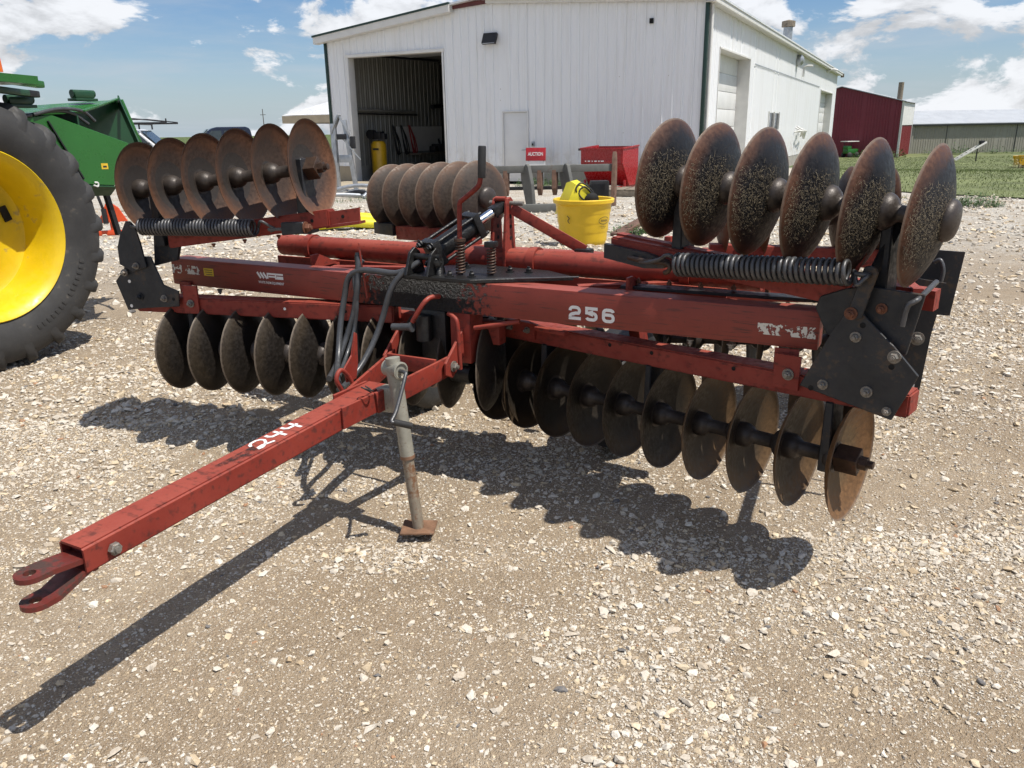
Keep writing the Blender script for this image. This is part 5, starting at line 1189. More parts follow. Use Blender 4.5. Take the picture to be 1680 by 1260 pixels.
# utility poles far off
plain('pole_wood', (0.09, 0.075, 0.06), 0.85)
for i, (x, y, h, l) in enumerate(((-71, 245, 9.0, 'thin utility pole on the horizon above the dark pickup'), (-80, 330, 7.5, 'faint distant pole on the horizon right of the dark pickup'))):
    U = empty('utility_pole', (x, y, 0)); tag(U, l, 'utility pole', 'distant utility poles')
    lathe('pole', [(0, 0), (0.16, 0), (0.10, h), (0, h)], 'pole_wood', U, 10); box('crossarm', (0, 0, h - 1.6), (1.6, 0.12, 0.14), 'pole_wood', U)

# ================================================================== green combine-style tractor at the left edge
plain('green_paint', (0.022, 0.125, 0.022), 0.32, 0.0, 0.1, 2.5, (0.06, 0.10, 0.04), 0.02)
plain('green_dark', (0.012, 0.055, 0.022), 0.38, 0.0, 0.15, 4.0)
plain('rim_yellow', (0.66, 0.455, 0.008), 0.42, 0.0, 0.10, 4.0, (0.36, 0.27, 0.10), 0.22, 0.05, 60)
plain('orange_lens', (0.62, 0.12, 0.008), 0.25)
plain('tyre_rubber', (0.034, 0.033, 0.032), 0.68, 0.0, 0.3, 5.0, (0.105, 0.092, 0.074), 0.24, 0.12, 80)
WN_ = Vector((0.9, -0.43, 0)).normalized(); WD = Vector((-WN_.y, WN_.x, 0))
WC = Vector((-3.245, 5.005, 0)) - WN_ * 0.22; WR_ = 0.87; WC.z = gz(WC.x, WC.y) + WR_ - 0.012
TR = empty('green_tractor', (WC.x, WC.y, gz(WC.x, WC.y)), math.atan2(WD.y, WD.x))
tag(TR, 'green farm tractor with a big yellow-rimmed wheel cut off by the left edge', 'tractor')
# local: x forward along WD (away from the camera), y = to the left (-WN_), z up
RW = empty('rear_wheel', (0, 0, WR_ - 0.012), 0, TR); MW = Matrix.Rotation(PI / 2, 4, 'X')
def big_tyre():
    bm = bmesh.new(); w = 0.46; R = WR_
    prof = [(0.530, -0.19), (0.555, -0.205), (0.62, -0.232), (0.70, -0.240), (0.775, -0.226), (0.815, -0.195), (0.828, -0.12), (0.830, 0.0), (0.828, 0.12), (0.815, 0.195), (0.775, 0.226), (0.70, 0.240), (0.62, 0.232), (0.555, 0.205), (0.530, 0.19)]
    bm_lathe(bm, prof, 72, MW)
    return bmobj('tyre', bm, 'tyre_rubber', RW, True, 35)
TY = big_tyre()
def lug_mesh():
    bm = bmesh.new(); pts = []
    # curved bar lug from the tread centre over the shoulder
    secs = [(0.00, -0.02, 0.862, 0.820), (0.02, 0.08, 0.870, 0.820), (0.055, 0.15, 0.870, 0.812), (0.080, 0.190, 0.858, 0.792), (0.098, 0.214, 0.832, 0.765), (0.110, 0.230, 0.795, 0.735), (0.118, 0.236, 0.750, 0.715)]
    rings = []
    for a, y, ro, ri in secs:
        hw = {0.832: 0.030, 0.795: 0.024, 0.750: 0.012}.get(ro, 0.034)
        ang = lambda t: Vector((math.sin(t), 0, math.cos(t)))
        t0 = a - hw / 0.83; t1 = a + hw / 0.83
        rings.append([bm.verts.new(ang(t) * r + Vector((0, y, 0))) for t, r in ((t0 - 0.034, ri), (t0 + 0.004, ro), (t1 - 0.004, ro), (t1 + 0.022, ri))])
    for r0, r1 in zip(rings, rings[1:]):
        for k in range(4): bm.faces.new((r0[k], r0[(k + 1) % 4], r1[(k + 1) % 4], r1[k]))
    bm.faces.new(rings[0]); bm.faces.new(rings[-1][::-1]); bmesh.ops.recalc_face_normals(bm, faces=bm.faces); bmesh.ops.bevel(bm, geom=[e for e in bm.edges if e.calc_face_angle(0) > 0.5], offset=0.005, segments=1, affect='EDGES')
    me = bpy.data.meshes.new('tread_lug'); bmesh.ops.recalc_face_normals(bm, faces=bm.faces); bm.to_mesh(me); bm.free(); me.polygons.foreach_set('use_smooth', [True] * len(me.polygons)); me.set_sharp_from_angle(angle=0.5); me.materials.append(mat('tyre_rubber')); return me
LUG = lug_mesh(); NL = 23
for i in range(NL):
    for s in (1, -1):
        o = link(bpy.data.objects.new('tread_lug', LUG), TY); a = 2 * PI * (i + (0.5 if s < 0 else 0)) / NL
        o.matrix_local = Matrix.Rotation(a, 4, 'Y') @ Matrix.Diagonal((1, s, 1, 1))
# rim seen from outside: outside is -y
bm = bmesh.new(); bm_lathe(bm, [(0, 0.06), (0.10, 0.06), (0.16, 0.05), (0.30, 0.065), (0.40, 0.07), (0.435, 0.05), (0.455, -0.06), (0.49, -0.16), (0.52, -0.20), (0.540, -0.213), (0.547, -0.205), (0.535, -0.185), (0.50, -0.13), (0.47, 0.10), (0.0, 0.10)], 72, Matrix.Rotation(-PI / 2, 4, 'X'))
RIM = bmobj('rim', bm, 'rim_yellow', RW, True, 35)
bm = bmesh.new(); bm_lathe(bm, [(0, -0.20), (0.09, -0.20), (0.12, -0.12), (0.13, 0.07), (0, 0.07)], 28, Matrix.Rotation(-PI / 2, 4, 'X')); bmobj('hub', bm, 'rim_yellow', RW, True, 35)
for i in range(8): a = 2 * PI * i / 8; hexbolt('wheel_nut', (0.22 * math.cos(a), 0.045, 0.22 * math.sin(a)), (0, -1, 0), 0.02, 'bolt_zinc', RW, 0.02)
for i in range(4): a = 2 * PI * i / 4 + 0.3; box('rim_slot', (0.345 * math.cos(a), 0.056, 0.345 * math.sin(a)), (0.05, 0.012, 0.10), 'hole_dark', RW, Matrix.Rotation(-a, 3, 'Y'))
# raised lettering ring on the sidewall
for i in range(14):
    a = PI * 0.62 + i * 0.062 + (0.05 if i > 6 else 0); r = 0.655
    box('sidewall_letter', (r * math.sin(a), -0.2365, r * math.cos(a)), (0.022, 0.006, 0.036), 'tyre_rubber', TY, Matrix.Rotation(a, 3, 'Y'), 0.002)
# body: everything z above ground at the wheel; y positive = inboard
G0 = gz(WC.x, WC.y)
fT = lambda s, o, h: Vector((s - 0.130, o - 0.22, h - G0))
plate('side_panel', [(0.74, 1.84), (0.94, 1.86), (1.54, 1.66), (1.37, 1.355), (1.08, 1.385), (0.90, 1.60)], 0.30, 0.318, fT, 'green_paint', TR, 0.003)
plate('side_panel', [(0.30, 1.30), (0.88, 1.32), (0.88, 1.60), (0.72, 1.84), (0.40, 1.84)], 0.42, 0.44, fT, 'green_paint', TR, 0.003)
def quad(name, pts, m, parent, th=0.012):
    p = [Vector(q) for q in pts]; n = (p[1] - p[0]).cross(p[2] - p[0]).normalized() * th; bm = bmesh.new()
    a = [bm.verts.new(q) for q in p]; b = [bm.verts.new(q - n) for q in p]; bm.faces.new(a); bm.faces.new(b[::-1])
    for i in range(len(p)): j = (i + 1) % len(p); bm.faces.new((a[i], b[i], b[j], a[j]))
    return bmobj(name, bm, m, parent)
quad('hood_top', [fT(1.20, 0.32, 1.885), fT(1.93, 0.82, 2.000), fT(0.98, 0.82, 1.925), fT(0.80, 0.40, 1.87)], 'green_paint', TR)
quad('hood_far_side', [fT(1.93, 0.83, 1.99), fT(2.05, 0.83, 1.66), fT(1.75, 0.83, 1.38), fT(1.0, 0.83, 1.38), fT(0.95, 0.83, 1.92)], 'green_dark', TR)
quad('hood_back', [fT(1.15, 0.32, 1.86), fT(1.15, 0.82, 1.93), fT(1.15, 0.82, 1.34), fT(1.15, 0.32, 1.34)], 'green_dark', TR)
bar('hood_flange', fT(1.95, 0.83, 1.995), fT(1.655, 0.325, 1.63), 0.012, 0.09, 'green_dark', TR, 0.002); bar('hood_flange', fT(1.96, 0.84, 2.00), fT(2.10, 0.84, 1.62), 0.09, 0.02, 'green_paint', TR, 0.002)
bar('hood_lip', fT(1.20, 0.31, 1.89), fT(1.92, 0.80, 2.006), 0.03, 0.012, 'green_paint', TR, 0.002)
quad('hood_floor', [fT(1.10, 0.32, 1.385), fT(1.37, 0.32, 1.345), fT(1.76, 0.82, 1.38), fT(1.10, 0.82, 1.38)], 'green_dark', TR)
quad('hood_underside', [fT(1.08, 0.305, 1.378), fT(1.37, 0.305, 1.352), fT(1.35, 0.36, 1.29), fT(1.10, 0.36, 1.30)], 'green_dark', TR)
for s, o in ((0.76, 0.36), (1.52, 0.70)):
    p = fT(s, o, 1.915 if s < 1 else 1.985)
    bm = bmesh.new(); bm_box(bm, p, (0.19, 0.10, 0.02), None, 0.003); bm_box(bm, p + Vector((0.0, 0, 0.035)), (0.17, 0.07, 0.05), None, 0.012); bm_tube(bm, [p + Vector((-0.09, 0, 0.045)), p + Vector((0.10, 0, 0.045))], 0.028, 12)
    bmobj('top_latch', bm, 'green_dark', TR, True, 40)
tube('hydraulic_line', smooth_path([fT(0.80, 0.29, 1.86), fT(1.0, 0.30, 1.90), fT(1.2, 0.32, 1.89), fT(1.30, 0.33, 1.82)], 6), 0.012, 'hose_rubber', TR, 8)
tube('hydraulic_line', smooth_path([fT(0.70, 0.30, 1.84), fT(0.95, 0.31, 1.885), fT(1.12, 0.33, 1.875), fT(1.25, 0.34, 1.80)], 6), 0.012, 'hose_rubber', TR, 8)
bar('door_rod', fT(0.90, 0.292, 1.82), fT(1.10, 0.292, 1.42), 0.014, 0.010, 'dark_pipe', TR)
quad('decal', [fT(1.268, 0.2985, 1.480), fT(1.325, 0.2985, 1.478), fT(1.325, 0.2985, 1.520), fT(1.268, 0.2985, 1.522)], 'yellow_print', TR, 0.001)
box('decal_mark', fT(1.297, 0.2975, 1.498), (0.032, 0.001, 0.012), 'dark_print', TR)
tube('white_hook', smooth_path([fT(1.17, 0.29, 1.37), fT(1.20, 0.285, 1.36), fT(1.205, 0.285, 1.385), fT(1.18, 0.29, 1.39)], 5), 0.006, 'white_print', TR, 6)
# fender, step and lamp at the frame's left edge
quad('fender', [fT(-0.6, -0.12, 2.12), fT(0.66, -0.02, 2.085), fT(0.66, 0.5, 2.10), fT(-0.6, 0.5, 2.14)], 'green_paint', TR, 0.05)
bar('fender_rail', fT(0.20, 0.10, 2.09), fT(0.90, 0.30, 2.055), 0.07, 0.045, 'green_paint', TR, 0.01); bar('step_bar', fT(0.30, 0.05, 2.01), fT(0.84, 0.28, 1.99), 0.05, 0.04, 'green_dark', TR, 0.008); bar('step_bar_end', fT(0.74, 0.238, 1.9937), fT(0.845, 0.282, 1.9898), 0.053, 0.043, 'dark_pipe', TR, 0.008)
lathe('amber_lamp', [(0, 0), (0.035, 0), (0.032, 0.08), (0.02, 0.10), (0, 0.10)], 'orange_lens', TR, 16, Matrix.Translation(fT(0.60, 0.28, 2.12)))
box('cab_post', fT(0.58, 0.30, 2.30), (0.09, 0.09, 0.16), 'green_paint', TR, bevel=0.01); box('cab', fT(-0.15, 0.85, 2.2), (1.2, 1.0, 1.5), 'dark_glass', TR, bevel=0.05)
box('axle_housing', fT(0.1, 0.95, 1.13), (0.30, 1.1, 0.30), 'green_paint', TR, bevel=0.04); box('chassis', fT(-1.0, 1.2, 1.05), (2.6, 0.7, 0.55), 'green_dark', TR, bevel=0.04)
bar('front_leg', fT(1.345, 0.40, 1.31), fT(1.40, 0.40, 0.98), 0.035, 0.035, 'dark_pipe', TR)
FW = empty('far_wheel', (0.0, 1.75, WR_ - 0.012), 0, TR); bm = bmesh.new(); bm_lathe(bm, [(0.0, -0.1), (0.5, -0.1), (0.53, -0.19), (0.70, -0.24), (0.82, -0.19), (0.85, 0), (0.82, 0.19), (0.70, 0.24), (0.53, 0.19), (0.5, 0.1), (0, 0.1)], 48, MW); bmobj('tyre', bm, 'tyre_rubber', FW, True, 35)
FW2 = empty('front_wheel', (-2.35, 1.5, 0.42), 0, TR); bm = bmesh.new(); bm_lathe(bm, [(0.0, -0.06), (0.24, -0.06), (0.26, -0.12), (0.36, -0.15), (0.42, -0.10), (0.42, 0.10), (0.36, 0.15), (0.26, 0.12), (0.24, 0.06), (0, 0.06)], 40, MW); bmobj('tyre', bm, 'tyre_rubber', FW2, True, 35)
bar('front_axle', (-2.3, 0.6, 0.45), (-2.3, 1.45, 0.45), 0.12, 0.12, 'green_dark', TR)

# orange implement standing behind the harrow's left end
plain('orange_paint', (0.62, 0.075, 0.018), 0.4, 0.0, 0.1)
ox, oy = -7.15, 14.6
OI = empty('orange_hitch_frame', (ox, oy, gz(ox, oy)), 0.3); OI.scale = (0.9, 0.9, 0.72); tag(OI, 'orange steel hitch frame with a black top link behind the tractor', 'implement')
plate('hitch_plate', [(-0.22, 0.42), (0.02, 0.42), (0.30, 0.44), (0.16, 0.78), (0.02, 0.92), (-0.06, 0.88)], -0.03, 0.03, lambda s, o, h: Vector((s, o, h - 0.1)), 'orange_paint', OI, 0.004)
plate('hitch_plate', [(-0.30, 0.30), (-0.05, 0.30), (-0.02, 0.55), (-0.12, 0.60)], 0.12, 0.16, lambda s, o, h: Vector((s, o, h)), 'orange_paint', OI, 0.004)
bar('hitch_foot', (-0.35, 0.05, 0.06), (0.35, 0.05, 0.06), 0.12, 0.12, 'orange_paint', OI, 0.01); bar('hitch_upright', (0.0, 0.05, 0.1), (0.0, 0.05, 0.5), 0.08, 0.08, 'orange_paint', OI, 0.008)
bar('top_link', (-0.08, -0.06, 0.50), (-0.20, -0.06, 1.20), 0.05, 0.05, 'dark_pipe', OI, 0.008); tube('top_link_screw', [(-0.09, -0.06, 0.30), (-0.10, -0.06, 0.66)], 0.05, 'dark_pipe', OI, 12)

# ================================================================== pickups
plain('car_white', (0.62, 0.62, 0.62), 0.2, 0.0, 0.03); plain('car_navy', (0.012, 0.020, 0.045), 0.2, 0.1, 0.05); plain('car_glass', (0.035, 0.05, 0.06), 0.08)
plain('tail_red', (0.45, 0.01, 0.012), 0.25)
def pickup(name, label, loc, rz, paint, rack=False):
    P = empty(name, loc, rz); tag(P, label, 'pickup')
    # local x = forward; side profile extruded across y
    def prism(nm, pts, y0, y1, m, par=P, bev=0.03): return plate(nm, pts, y0, y1, lambda s, o, h: Vector((s, o, h)), m, par, bev)
    prism('body', [(-2.75, 0.55), (2.65, 0.50), (2.72, 0.85), (2.60, 1.10), (1.25, 1.18), (0.9, 1.22), (-2.75, 1.22)], -0.95, 0.95, paint)
    cab = prism('cab', [(-0.95, 1.20), (1.15, 1.20), (0.45, 1.86), (0.25, 1.92), (-0.72, 1.92), (-0.85, 1.86)], -0.84, 0.84, paint)
    for s in (-1, 1):
        for pts in (([(0.10, 1.30), (0.92, 1.30), (0.42, 1.80), (0.10, 1.80)]), ([(-0.78, 1.30), (0.00, 1.30), (0.00, 1.80), (-0.68, 1.80)])):
            plate('side_window', pts, s * 0.842, s * 0.852, lambda a, o, h: Vector((a, o, h)), 'car_glass', cab)
    quad('windscreen', [(1.12, -0.72, 1.26), (1.12, 0.72, 1.26), (0.52, 0.66, 1.84), (0.52, -0.66, 1.84)], 'car_glass', cab, -0.03)
    quad('rear_window', [(-0.965, 0.70, 1.30), (-0.965, -0.70, 1.30), (-0.885, -0.66, 1.80), (-0.885, 0.66, 1.80)], 'car_glass', cab, 0.01)
    for x in (-1.75, 1.75):
        for s in (-1, 1):
            Wh = empty('wheel', (x, s * 0.84, 0.38), 0, P); bm = bmesh.new(); bm_lathe(bm, [(0.22, -0.11), (0.34, -0.12), (0.38, -0.08), (0.38, 0.08), (0.34, 0.12), (0.22, 0.11)], 28, Matrix.Rotation(PI / 2, 4, 'X')); bmobj('tyre', bm, 'tyre_rubber', Wh, True, 40)
            bm = bmesh.new(); bm_lathe(bm, [(0, -0.1), (0.15, -0.08), (0.225, -0.11), (0.225, 0.11), (0.15, 0.08), (0, 0.1)], 24, Matrix.Rotation(PI / 2, 4, 'X')); bmobj('rim', bm, 'galvanised', Wh, True, 40)
    for s in (-1, 1):
        box('tail_light', (-2.77, s * 0.86, 1.0), (0.05, 0.14, 0.34), 'tail_red', P, bevel=0.01); box('headlight', (2.66, s * 0.74, 0.92), (0.10, 0.30, 0.18), 'lamp_glass', P, bevel=0.02)
        box('mirror', (0.80, s * 1.02, 1.34), (0.12, 0.20, 0.22), 'dark_pipe', P, bevel=0.03)
    box('bumper', (2.76, 0, 0.62), (0.14, 1.8, 0.22), 'galvanised', P, bevel=0.03); box('bumper', (-2.80, 0, 0.62), (0.14, 1.8, 0.2), 'galvanised', P, bevel=0.03)
    if rack:
        for x in (-2.5, -0.9, 0.55):
            for s in (-1, 1): tube('rack_post', [(x, s * 0.86, 1.2 if x < -0.8 else 1.9), (x, s * 0.86, 2.08)], 0.03, 'dark_pipe', P, 8)
            tube('rack_bar', [(x, -0.90, 2.08), (x, 0.90, 2.08)], 0.03, 'dark_pipe', P, 8)
        for s in (-1, 1): tube('rack_rail', [(-2.6, s * 0.88, 2.11), (1.5, s * 0.88, 2.11)], 0.03, 'dark_pipe', P, 8); tube('rack_rail', [(-2.6, s * 0.88, 2.25), (0.4, s * 0.88, 2.27), (1.5, s * 0.88, 2.14)], 0.018, 'dark_pipe', P, 8)
        tube('rack_post', [(1.5, -0.88, 2.08), (1.5, -0.88, 2.26)], 0.025, 'dark_pipe', P, 8)
    return P
pickup('pickup_truck', 'white pickup with a black ladder rack behind the left wing blades', (-14.6, 32.5, 0.0), 0.15, 'car_white', True).scale = (1.05, 1.05, 1.05)
pickup('pickup_truck', 'dark blue pickup behind the left wing blades, right of the white one', (-10.6, 31.2, 0.0), -2.75, 'car_navy').scale = (1.05, 1.05, 1.05)

# ================================================================== things between the harrow and the shop
plain('tub_yellow', (0.72, 0.47, 0.020), 0.42, 0.0, 0.06, 5.0, (0.52, 0.34, 0.05), 0.06)
plain('cover_yellow', (0.70, 0.62, 0.030), 0.45, 0.0, 0.06)
tx, ty = 1.04, 11.35
TB = empty('yellow_tub', (tx, ty, gz(tx, ty)), 0.12); TB.scale = (0.95, 0.95, 0.95); tag(TB, 'round yellow plastic feed tub with an oval logo behind the harrow', 'tub')
def tub():
    bm = bmesh.new(); prof = [(0, 0.0), (0.31, 0.0), (0.325, 0.02)]
    for i in range(4): h = 0.06 + 0.135 * i; r = 0.33 + 0.085 * h / 0.64; prof += [(r, h), (r + 0.008, h + 0.02), (r + 0.012, h + 0.115)]
    prof += [(0.415, 0.60), (0.445, 0.615), (0.450, 0.66), (0.435, 0.672), (0.405, 0.665), (0.395, 0.60), (0.33, 0.05), (0, 0.03)]
    bm_lathe(bm, prof, 56)
    for v in bm.verts:    # flat, recessed handle panels on two sides
        a = math.atan2(v.co.y, v.co.x); d = abs((a + 2.45 + PI) % (2 * PI) - PI)
        if d < 0.42 and v.co.z < 0.58:
            r = math.hypot(v.co.x, v.co.y); k = 0.965 if d < 0.36 else 0.985; v.co.x *= k; v.co.y *= k
    bmobj('tub_shell', bm, 'tub_yellow', TB, True, 30)
    def on(a, z, dr=0.004): r = 0.345 + 0.085 * z / 0.64 + dr + 0.005; return Vector((r * math.cos(a), r * math.sin(a), z))
    bm = bmesh.new(); ac = -PI / 2 + 0.62
    stroke(bm, [(0.095 * math.cos(t), 0.052 * math.sin(t)) for t in np.linspace(0, 2 * PI, 33)], 0.008, lambda x, y: on(ac + x / 0.39, 0.375 + y))
    rr = random.Random(3)
    for i in range(6): x = -0.060 + 0.022 * i; stroke(bm, [(x, -0.014), (x + 0.006, 0.016), (x + 0.014, -0.012)], 0.009, lambda a, y: on(ac + a / 0.39, 0.375 + y))
    for j in range(2): stroke(bm, [(-0.06 + 0.015 * j, -0.088 - 0.018 * j), (0.055 - 0.015 * j, -0.088 - 0.018 * j)], 0.005, lambda a, y: on(ac + a / 0.39, 0.375 + y))
    lg = bmobj('tub_logo', bm, 'dark_print', TB); lg['kind'] = 'stuff'; bm = bmesh.new()
    stroke(bm, [(-0.02, 0.05), (0.015, 0.015), (-0.015, -0.02), (0.01, -0.06)], 0.012, lambda a, y: on(-2.35 + a / 0.39, 0.40 + y, -0.008))
    bmobj('tub_mark', bm, 'dark_print', TB)
tub()
CV = empty('yellow_cover', (tx - 0.06, ty + 0.02, gz(tx, ty) + 0.40), 0.3); tag(CV, 'bright yellow curved plastic cover with black cords stuffed in the tub', 'cover')
bm = bmesh.new(); prof = [(-0.27, 0.02), (-0.24, 0.16), (-0.16, 0.38), (-0.11, 0.46), (-0.02, 0.475), (0.06, 0.44), (0.14, 0.35), (0.22, 0.20), (0.27, 0.05)]
for k, (y, sc, dx) in enumerate(((-0.13, 0.80, 0.05), (-0.09, 0.95, 0.01), (0.04, 1.0, 0.0), (0.13, 0.97, -0.03), (0.19, 0.80, -0.06))):
    ring = [bm.verts.new((x * sc + dx + 0.012 * math.sin(9 * i + k), y + 0.02 * math.cos(5 * i), z * sc + 0.010 * math.cos(7 * i + 2 * k))) for i, (x, z) in enumerate(prof)]
    if k:
        for i in range(len(prof) - 1): bm.faces.new((prev[i], prev[i + 1], ring[i + 1], ring[i]))
    else: bm.faces.new(ring)
    prev = ring
bm.faces.new(prev[::-1]); bmobj('cover_shell', bm, 'cover_yellow', CV, True, 28)
tube('black_cord', smooth_path([(0.0, -0.12, 0.20), (-0.10, -0.13, 0.36), (-0.02, -0.12, 0.45), (0.12, -0.13, 0.36), (0.20, -0.14, 0.20), (0.10, -0.16, 0.16), (-0.06, -0.14, 0.30), (0.02, -0.14, 0.40), (0.16, -0.15, 0.28)], 7), 0.012, 'rubber', CV, 8)
lathe('cord_reel', [(0, 0), (0.10, 0), (0.11, 0.03), (0.06, 0.06), (0, 0.06)], 'rubber', CV, 20, Matrix.Translation((0.12, -0.13, 0.22)) @ Matrix.Rotation(PI / 2 + 0.3, 4, 'X'))

plain('plow_grey', (0.115, 0.115, 0.105), 0.6, 0.1, 0.2, 4.0, (0.10, 0.055, 0.032), 0.2)
plain('shank_rust', (0.15, 0.085, 0.058), 0.6, 0.15, 0.3, 10.0, (0.10, 0.10, 0.095), 0.2)
PL = empty('ripper_frame', (1.35, 19.0, 0), 0.06); tag(PL, 'grey toolbar ripper with rusty curved shanks behind the yellow tub', 'implement')
bar('toolbar', (-1.75, 0, 0.86), (1.12, 0, 0.86), 0.16, 0.16, 'plow_grey', PL, 0.012); bar('lower_bar', (-1.60, 0.5, 0.40), (1.0, 0.5, 0.40), 0.08, 0.08, 'dark_pipe', PL, 0.008); bar('front_skid', (-1.45, -1.3, 0.10), (-0.10, -1.25, 0.10), 0.16, 0.16, 'plow_grey', PL, 0.02)
for x in (-0.98, -0.08): plate('standard', [(0.10, 0.80), (-0.12, 0.98), (-0.20, 0.94), (-0.34, 0.55), (-0.42, 0.0), (-0.14, 0.0), (-0.02, 0.40), (0.08, 0.60)], x - 0.04, x + 0.04, lambda s, o, h: Vector((o - s * 0.45, s, h)), 'plow_grey', PL, 0.008)
for x in (-1.40, -0.62, -0.28): plate('shank', [(-0.06, 0.84), (0.06, 0.84), (0.06, 0.42), (0.0, 0.26), (-0.07, 0.42)], x - 0.05, x + 0.05, lambda s, o, h: Vector((o + s * 0.5, s - 0.02, h)), 'shank_rust', PL, 0.006)
plate('end_shank', [(-0.05, 0.0), (0.07, 0.0), (0.08, 0.9), (0.06, 1.15), (0.02, 1.22), (-0.02, 1.05)], 1.03, 1.12, lambda s, o, h: Vector((o + s * 0.6, s - 0.1, h)), 'shank_rust', PL, 0.006)
box('counterweight', (0.82, 0.35, 0.34), (0.42, 0.3, 0.42), 'dark_pipe', PL, bevel=0.02)
RP = empty('rusty_plank', (2.05, 13.0, gz(2.05, 13.0)), 0.85); tag(RP, 'rusty steel plank lying on the gravel behind the yellow tub', 'plank')
bar('plank_body', (-0.6, 0, 0.05), (0.6, 0, 0.30), 0.20, 0.06, 'shank_rust', RP, 0.008); box('plank_rest', (0.42, 0, 0.10), (0.14, 0.22, 0.22), 'wood_grey', RP, bevel=0.01)

HPX, HPY = 2.98, 24.1
HP = empty('red_hopper', (HPX, HPY, 0), -0.50); HP.scale = (0.76, 0.95, 0.90); tag(HP, 'shiny red steel dump hopper standing against the shop wall', 'hopper')
fH = lambda s, o, h: Vector((s, o, h))
def hopper():
    # sloped-front self-dumping hopper: side profile in (y, z), width along x
    prof = [(-0.72, 0.86), (-0.72, 1.30), (0.62, 1.36), (0.62, 0.16), (-0.12, 0.16)]
    for x in (-0.82, 0.82): plate('hopper_side', prof, x - 0.02, x + 0.02, lambda s, o, h: Vector((o, s, h)), 'red_gloss', HP, 0.004)
    quad('hopper_front', [(-0.80, -0.72, 0.86), (0.80, -0.72, 0.86), (0.80, -0.72, 1.30), (-0.80, -0.72, 1.30)], 'red_gloss', HP, -0.02)
    quad('hopper_slope', [(-0.80, -0.12, 0.18), (0.80, -0.12, 0.18), (0.80, -0.72, 0.86), (-0.80, -0.72, 0.86)], 'red_gloss', HP, -0.02)
    quad('hopper_back', [(-0.80, 0.62, 0.16), (0.80, 0.62, 0.16), (0.80, 0.62, 1.36), (-0.80, 0.62, 1.36)], 'red_gloss', HP, 0.02); quad('hopper_floor', [(-0.80, -0.12, 0.20), (0.80, -0.12, 0.20), (0.80, 0.62, 0.20), (-0.80, 0.62, 0.20)], 'red_gloss', HP, 0.02)
    for x in (-0.84, 0.84): bar('rim_bar', (x, -0.74, 1.315), (x, 0.64, 1.375), 0.06, 0.05, 'red_gloss', HP, 0.006)
    bar('rim_bar', (-0.86, -0.745, 1.31), (0.86, -0.745, 1.31), 0.05, 0.06, 'red_gloss', HP, 0.006); bar('rib', (-0.80, -0.75, 0.93), (0.50, -0.75, 0.93), 0.03, 0.05, 'red_gloss', HP, 0.004)
    for x in (-0.62, 0.62): bar('fork_pocket', (x, -0.62, 0.10), (x, 0.66, 0.10), 0.20, 0.12, 'red_gloss', HP, 0.008)
    bar('base_bar', (-0.82, -0.45, 0.10), (0.82, -0.45, 0.10), 0.08, 0.08, 'red_gloss', HP, 0.006)
    for x in (-0.80, 0.80): bar('base_leg', (x, -0.45, 0.0), (x, -0.45, 0.35), 0.07, 0.07, 'red_gloss', HP, 0.006)
    for i, w in enumerate((0.05, 0.09, 0.04, 0.10, 0.06, 0.12)): box('hopper_lettering', (-0.62 + 0.135 * i, -0.768, 0.935), (w, 0.004, 0.035), 'white_print', HP)
    box('hinge_knob', (-0.90, -0.70, 1.29), (0.10, 0.06, 0.07), 'dark_pipe', HP, bevel=0.01)
hopper()
SG = empty('auction_sign', (*bl(-5.05, -0.75)[:2], 0), BPHI + 0.12); tag(SG, 'small red AUCTION sign with white letters by the entry door', 'sign')
box('sign_panel', (0, 0, 0.98), (0.66, 0.03, 0.40), 'sign_red', SG, Matrix.Rotation(-0.08, 3, 'X'), 0.004); box('sign_border', (0, -0.003, 0.70), (0.62, 0.03, 0.12), 'white_print', SG, Matrix.Rotation(-0.08, 3, 'X'))
text_mesh('sign_lettering', 'AUCTION', 0.150, 'white_print', SG, Matrix.Translation((0, -0.026, 0.985)) @ Matrix.Rotation(PI / 2 - 0.08, 4, 'X'), bold=0.004, sx=0.74)
for x in (-0.25, 0.25): bar('sign_leg', (x, 0.03, 0.0), (x, 0.03, 0.80), 0.03, 0.03, 'galvanised', SG)
PT = empty('wooden_pallet', (3.35, 21.9, 0), -0.35); tag(PT, 'weathered wooden pallet on the gravel in front of the red hopper', 'pallet')
for i in range(7): box('deck_board', (-0.9 + 0.3 * i, 0, 0.175), (0.24, 1.1, 0.03), 'wood_grey', PT, bevel=0.004)
for y in (-0.5, 0, 0.5): box('stringer', (0, y, 0.085), (2.0, 0.06, 0.14), 'wood_grey', PT, bevel=0.004)
for i in range(4): box('bottom_board', (-0.85 + 0.56 * i, 0, 0.0), (0.2, 1.1, 0.025), 'wood_grey', PT)

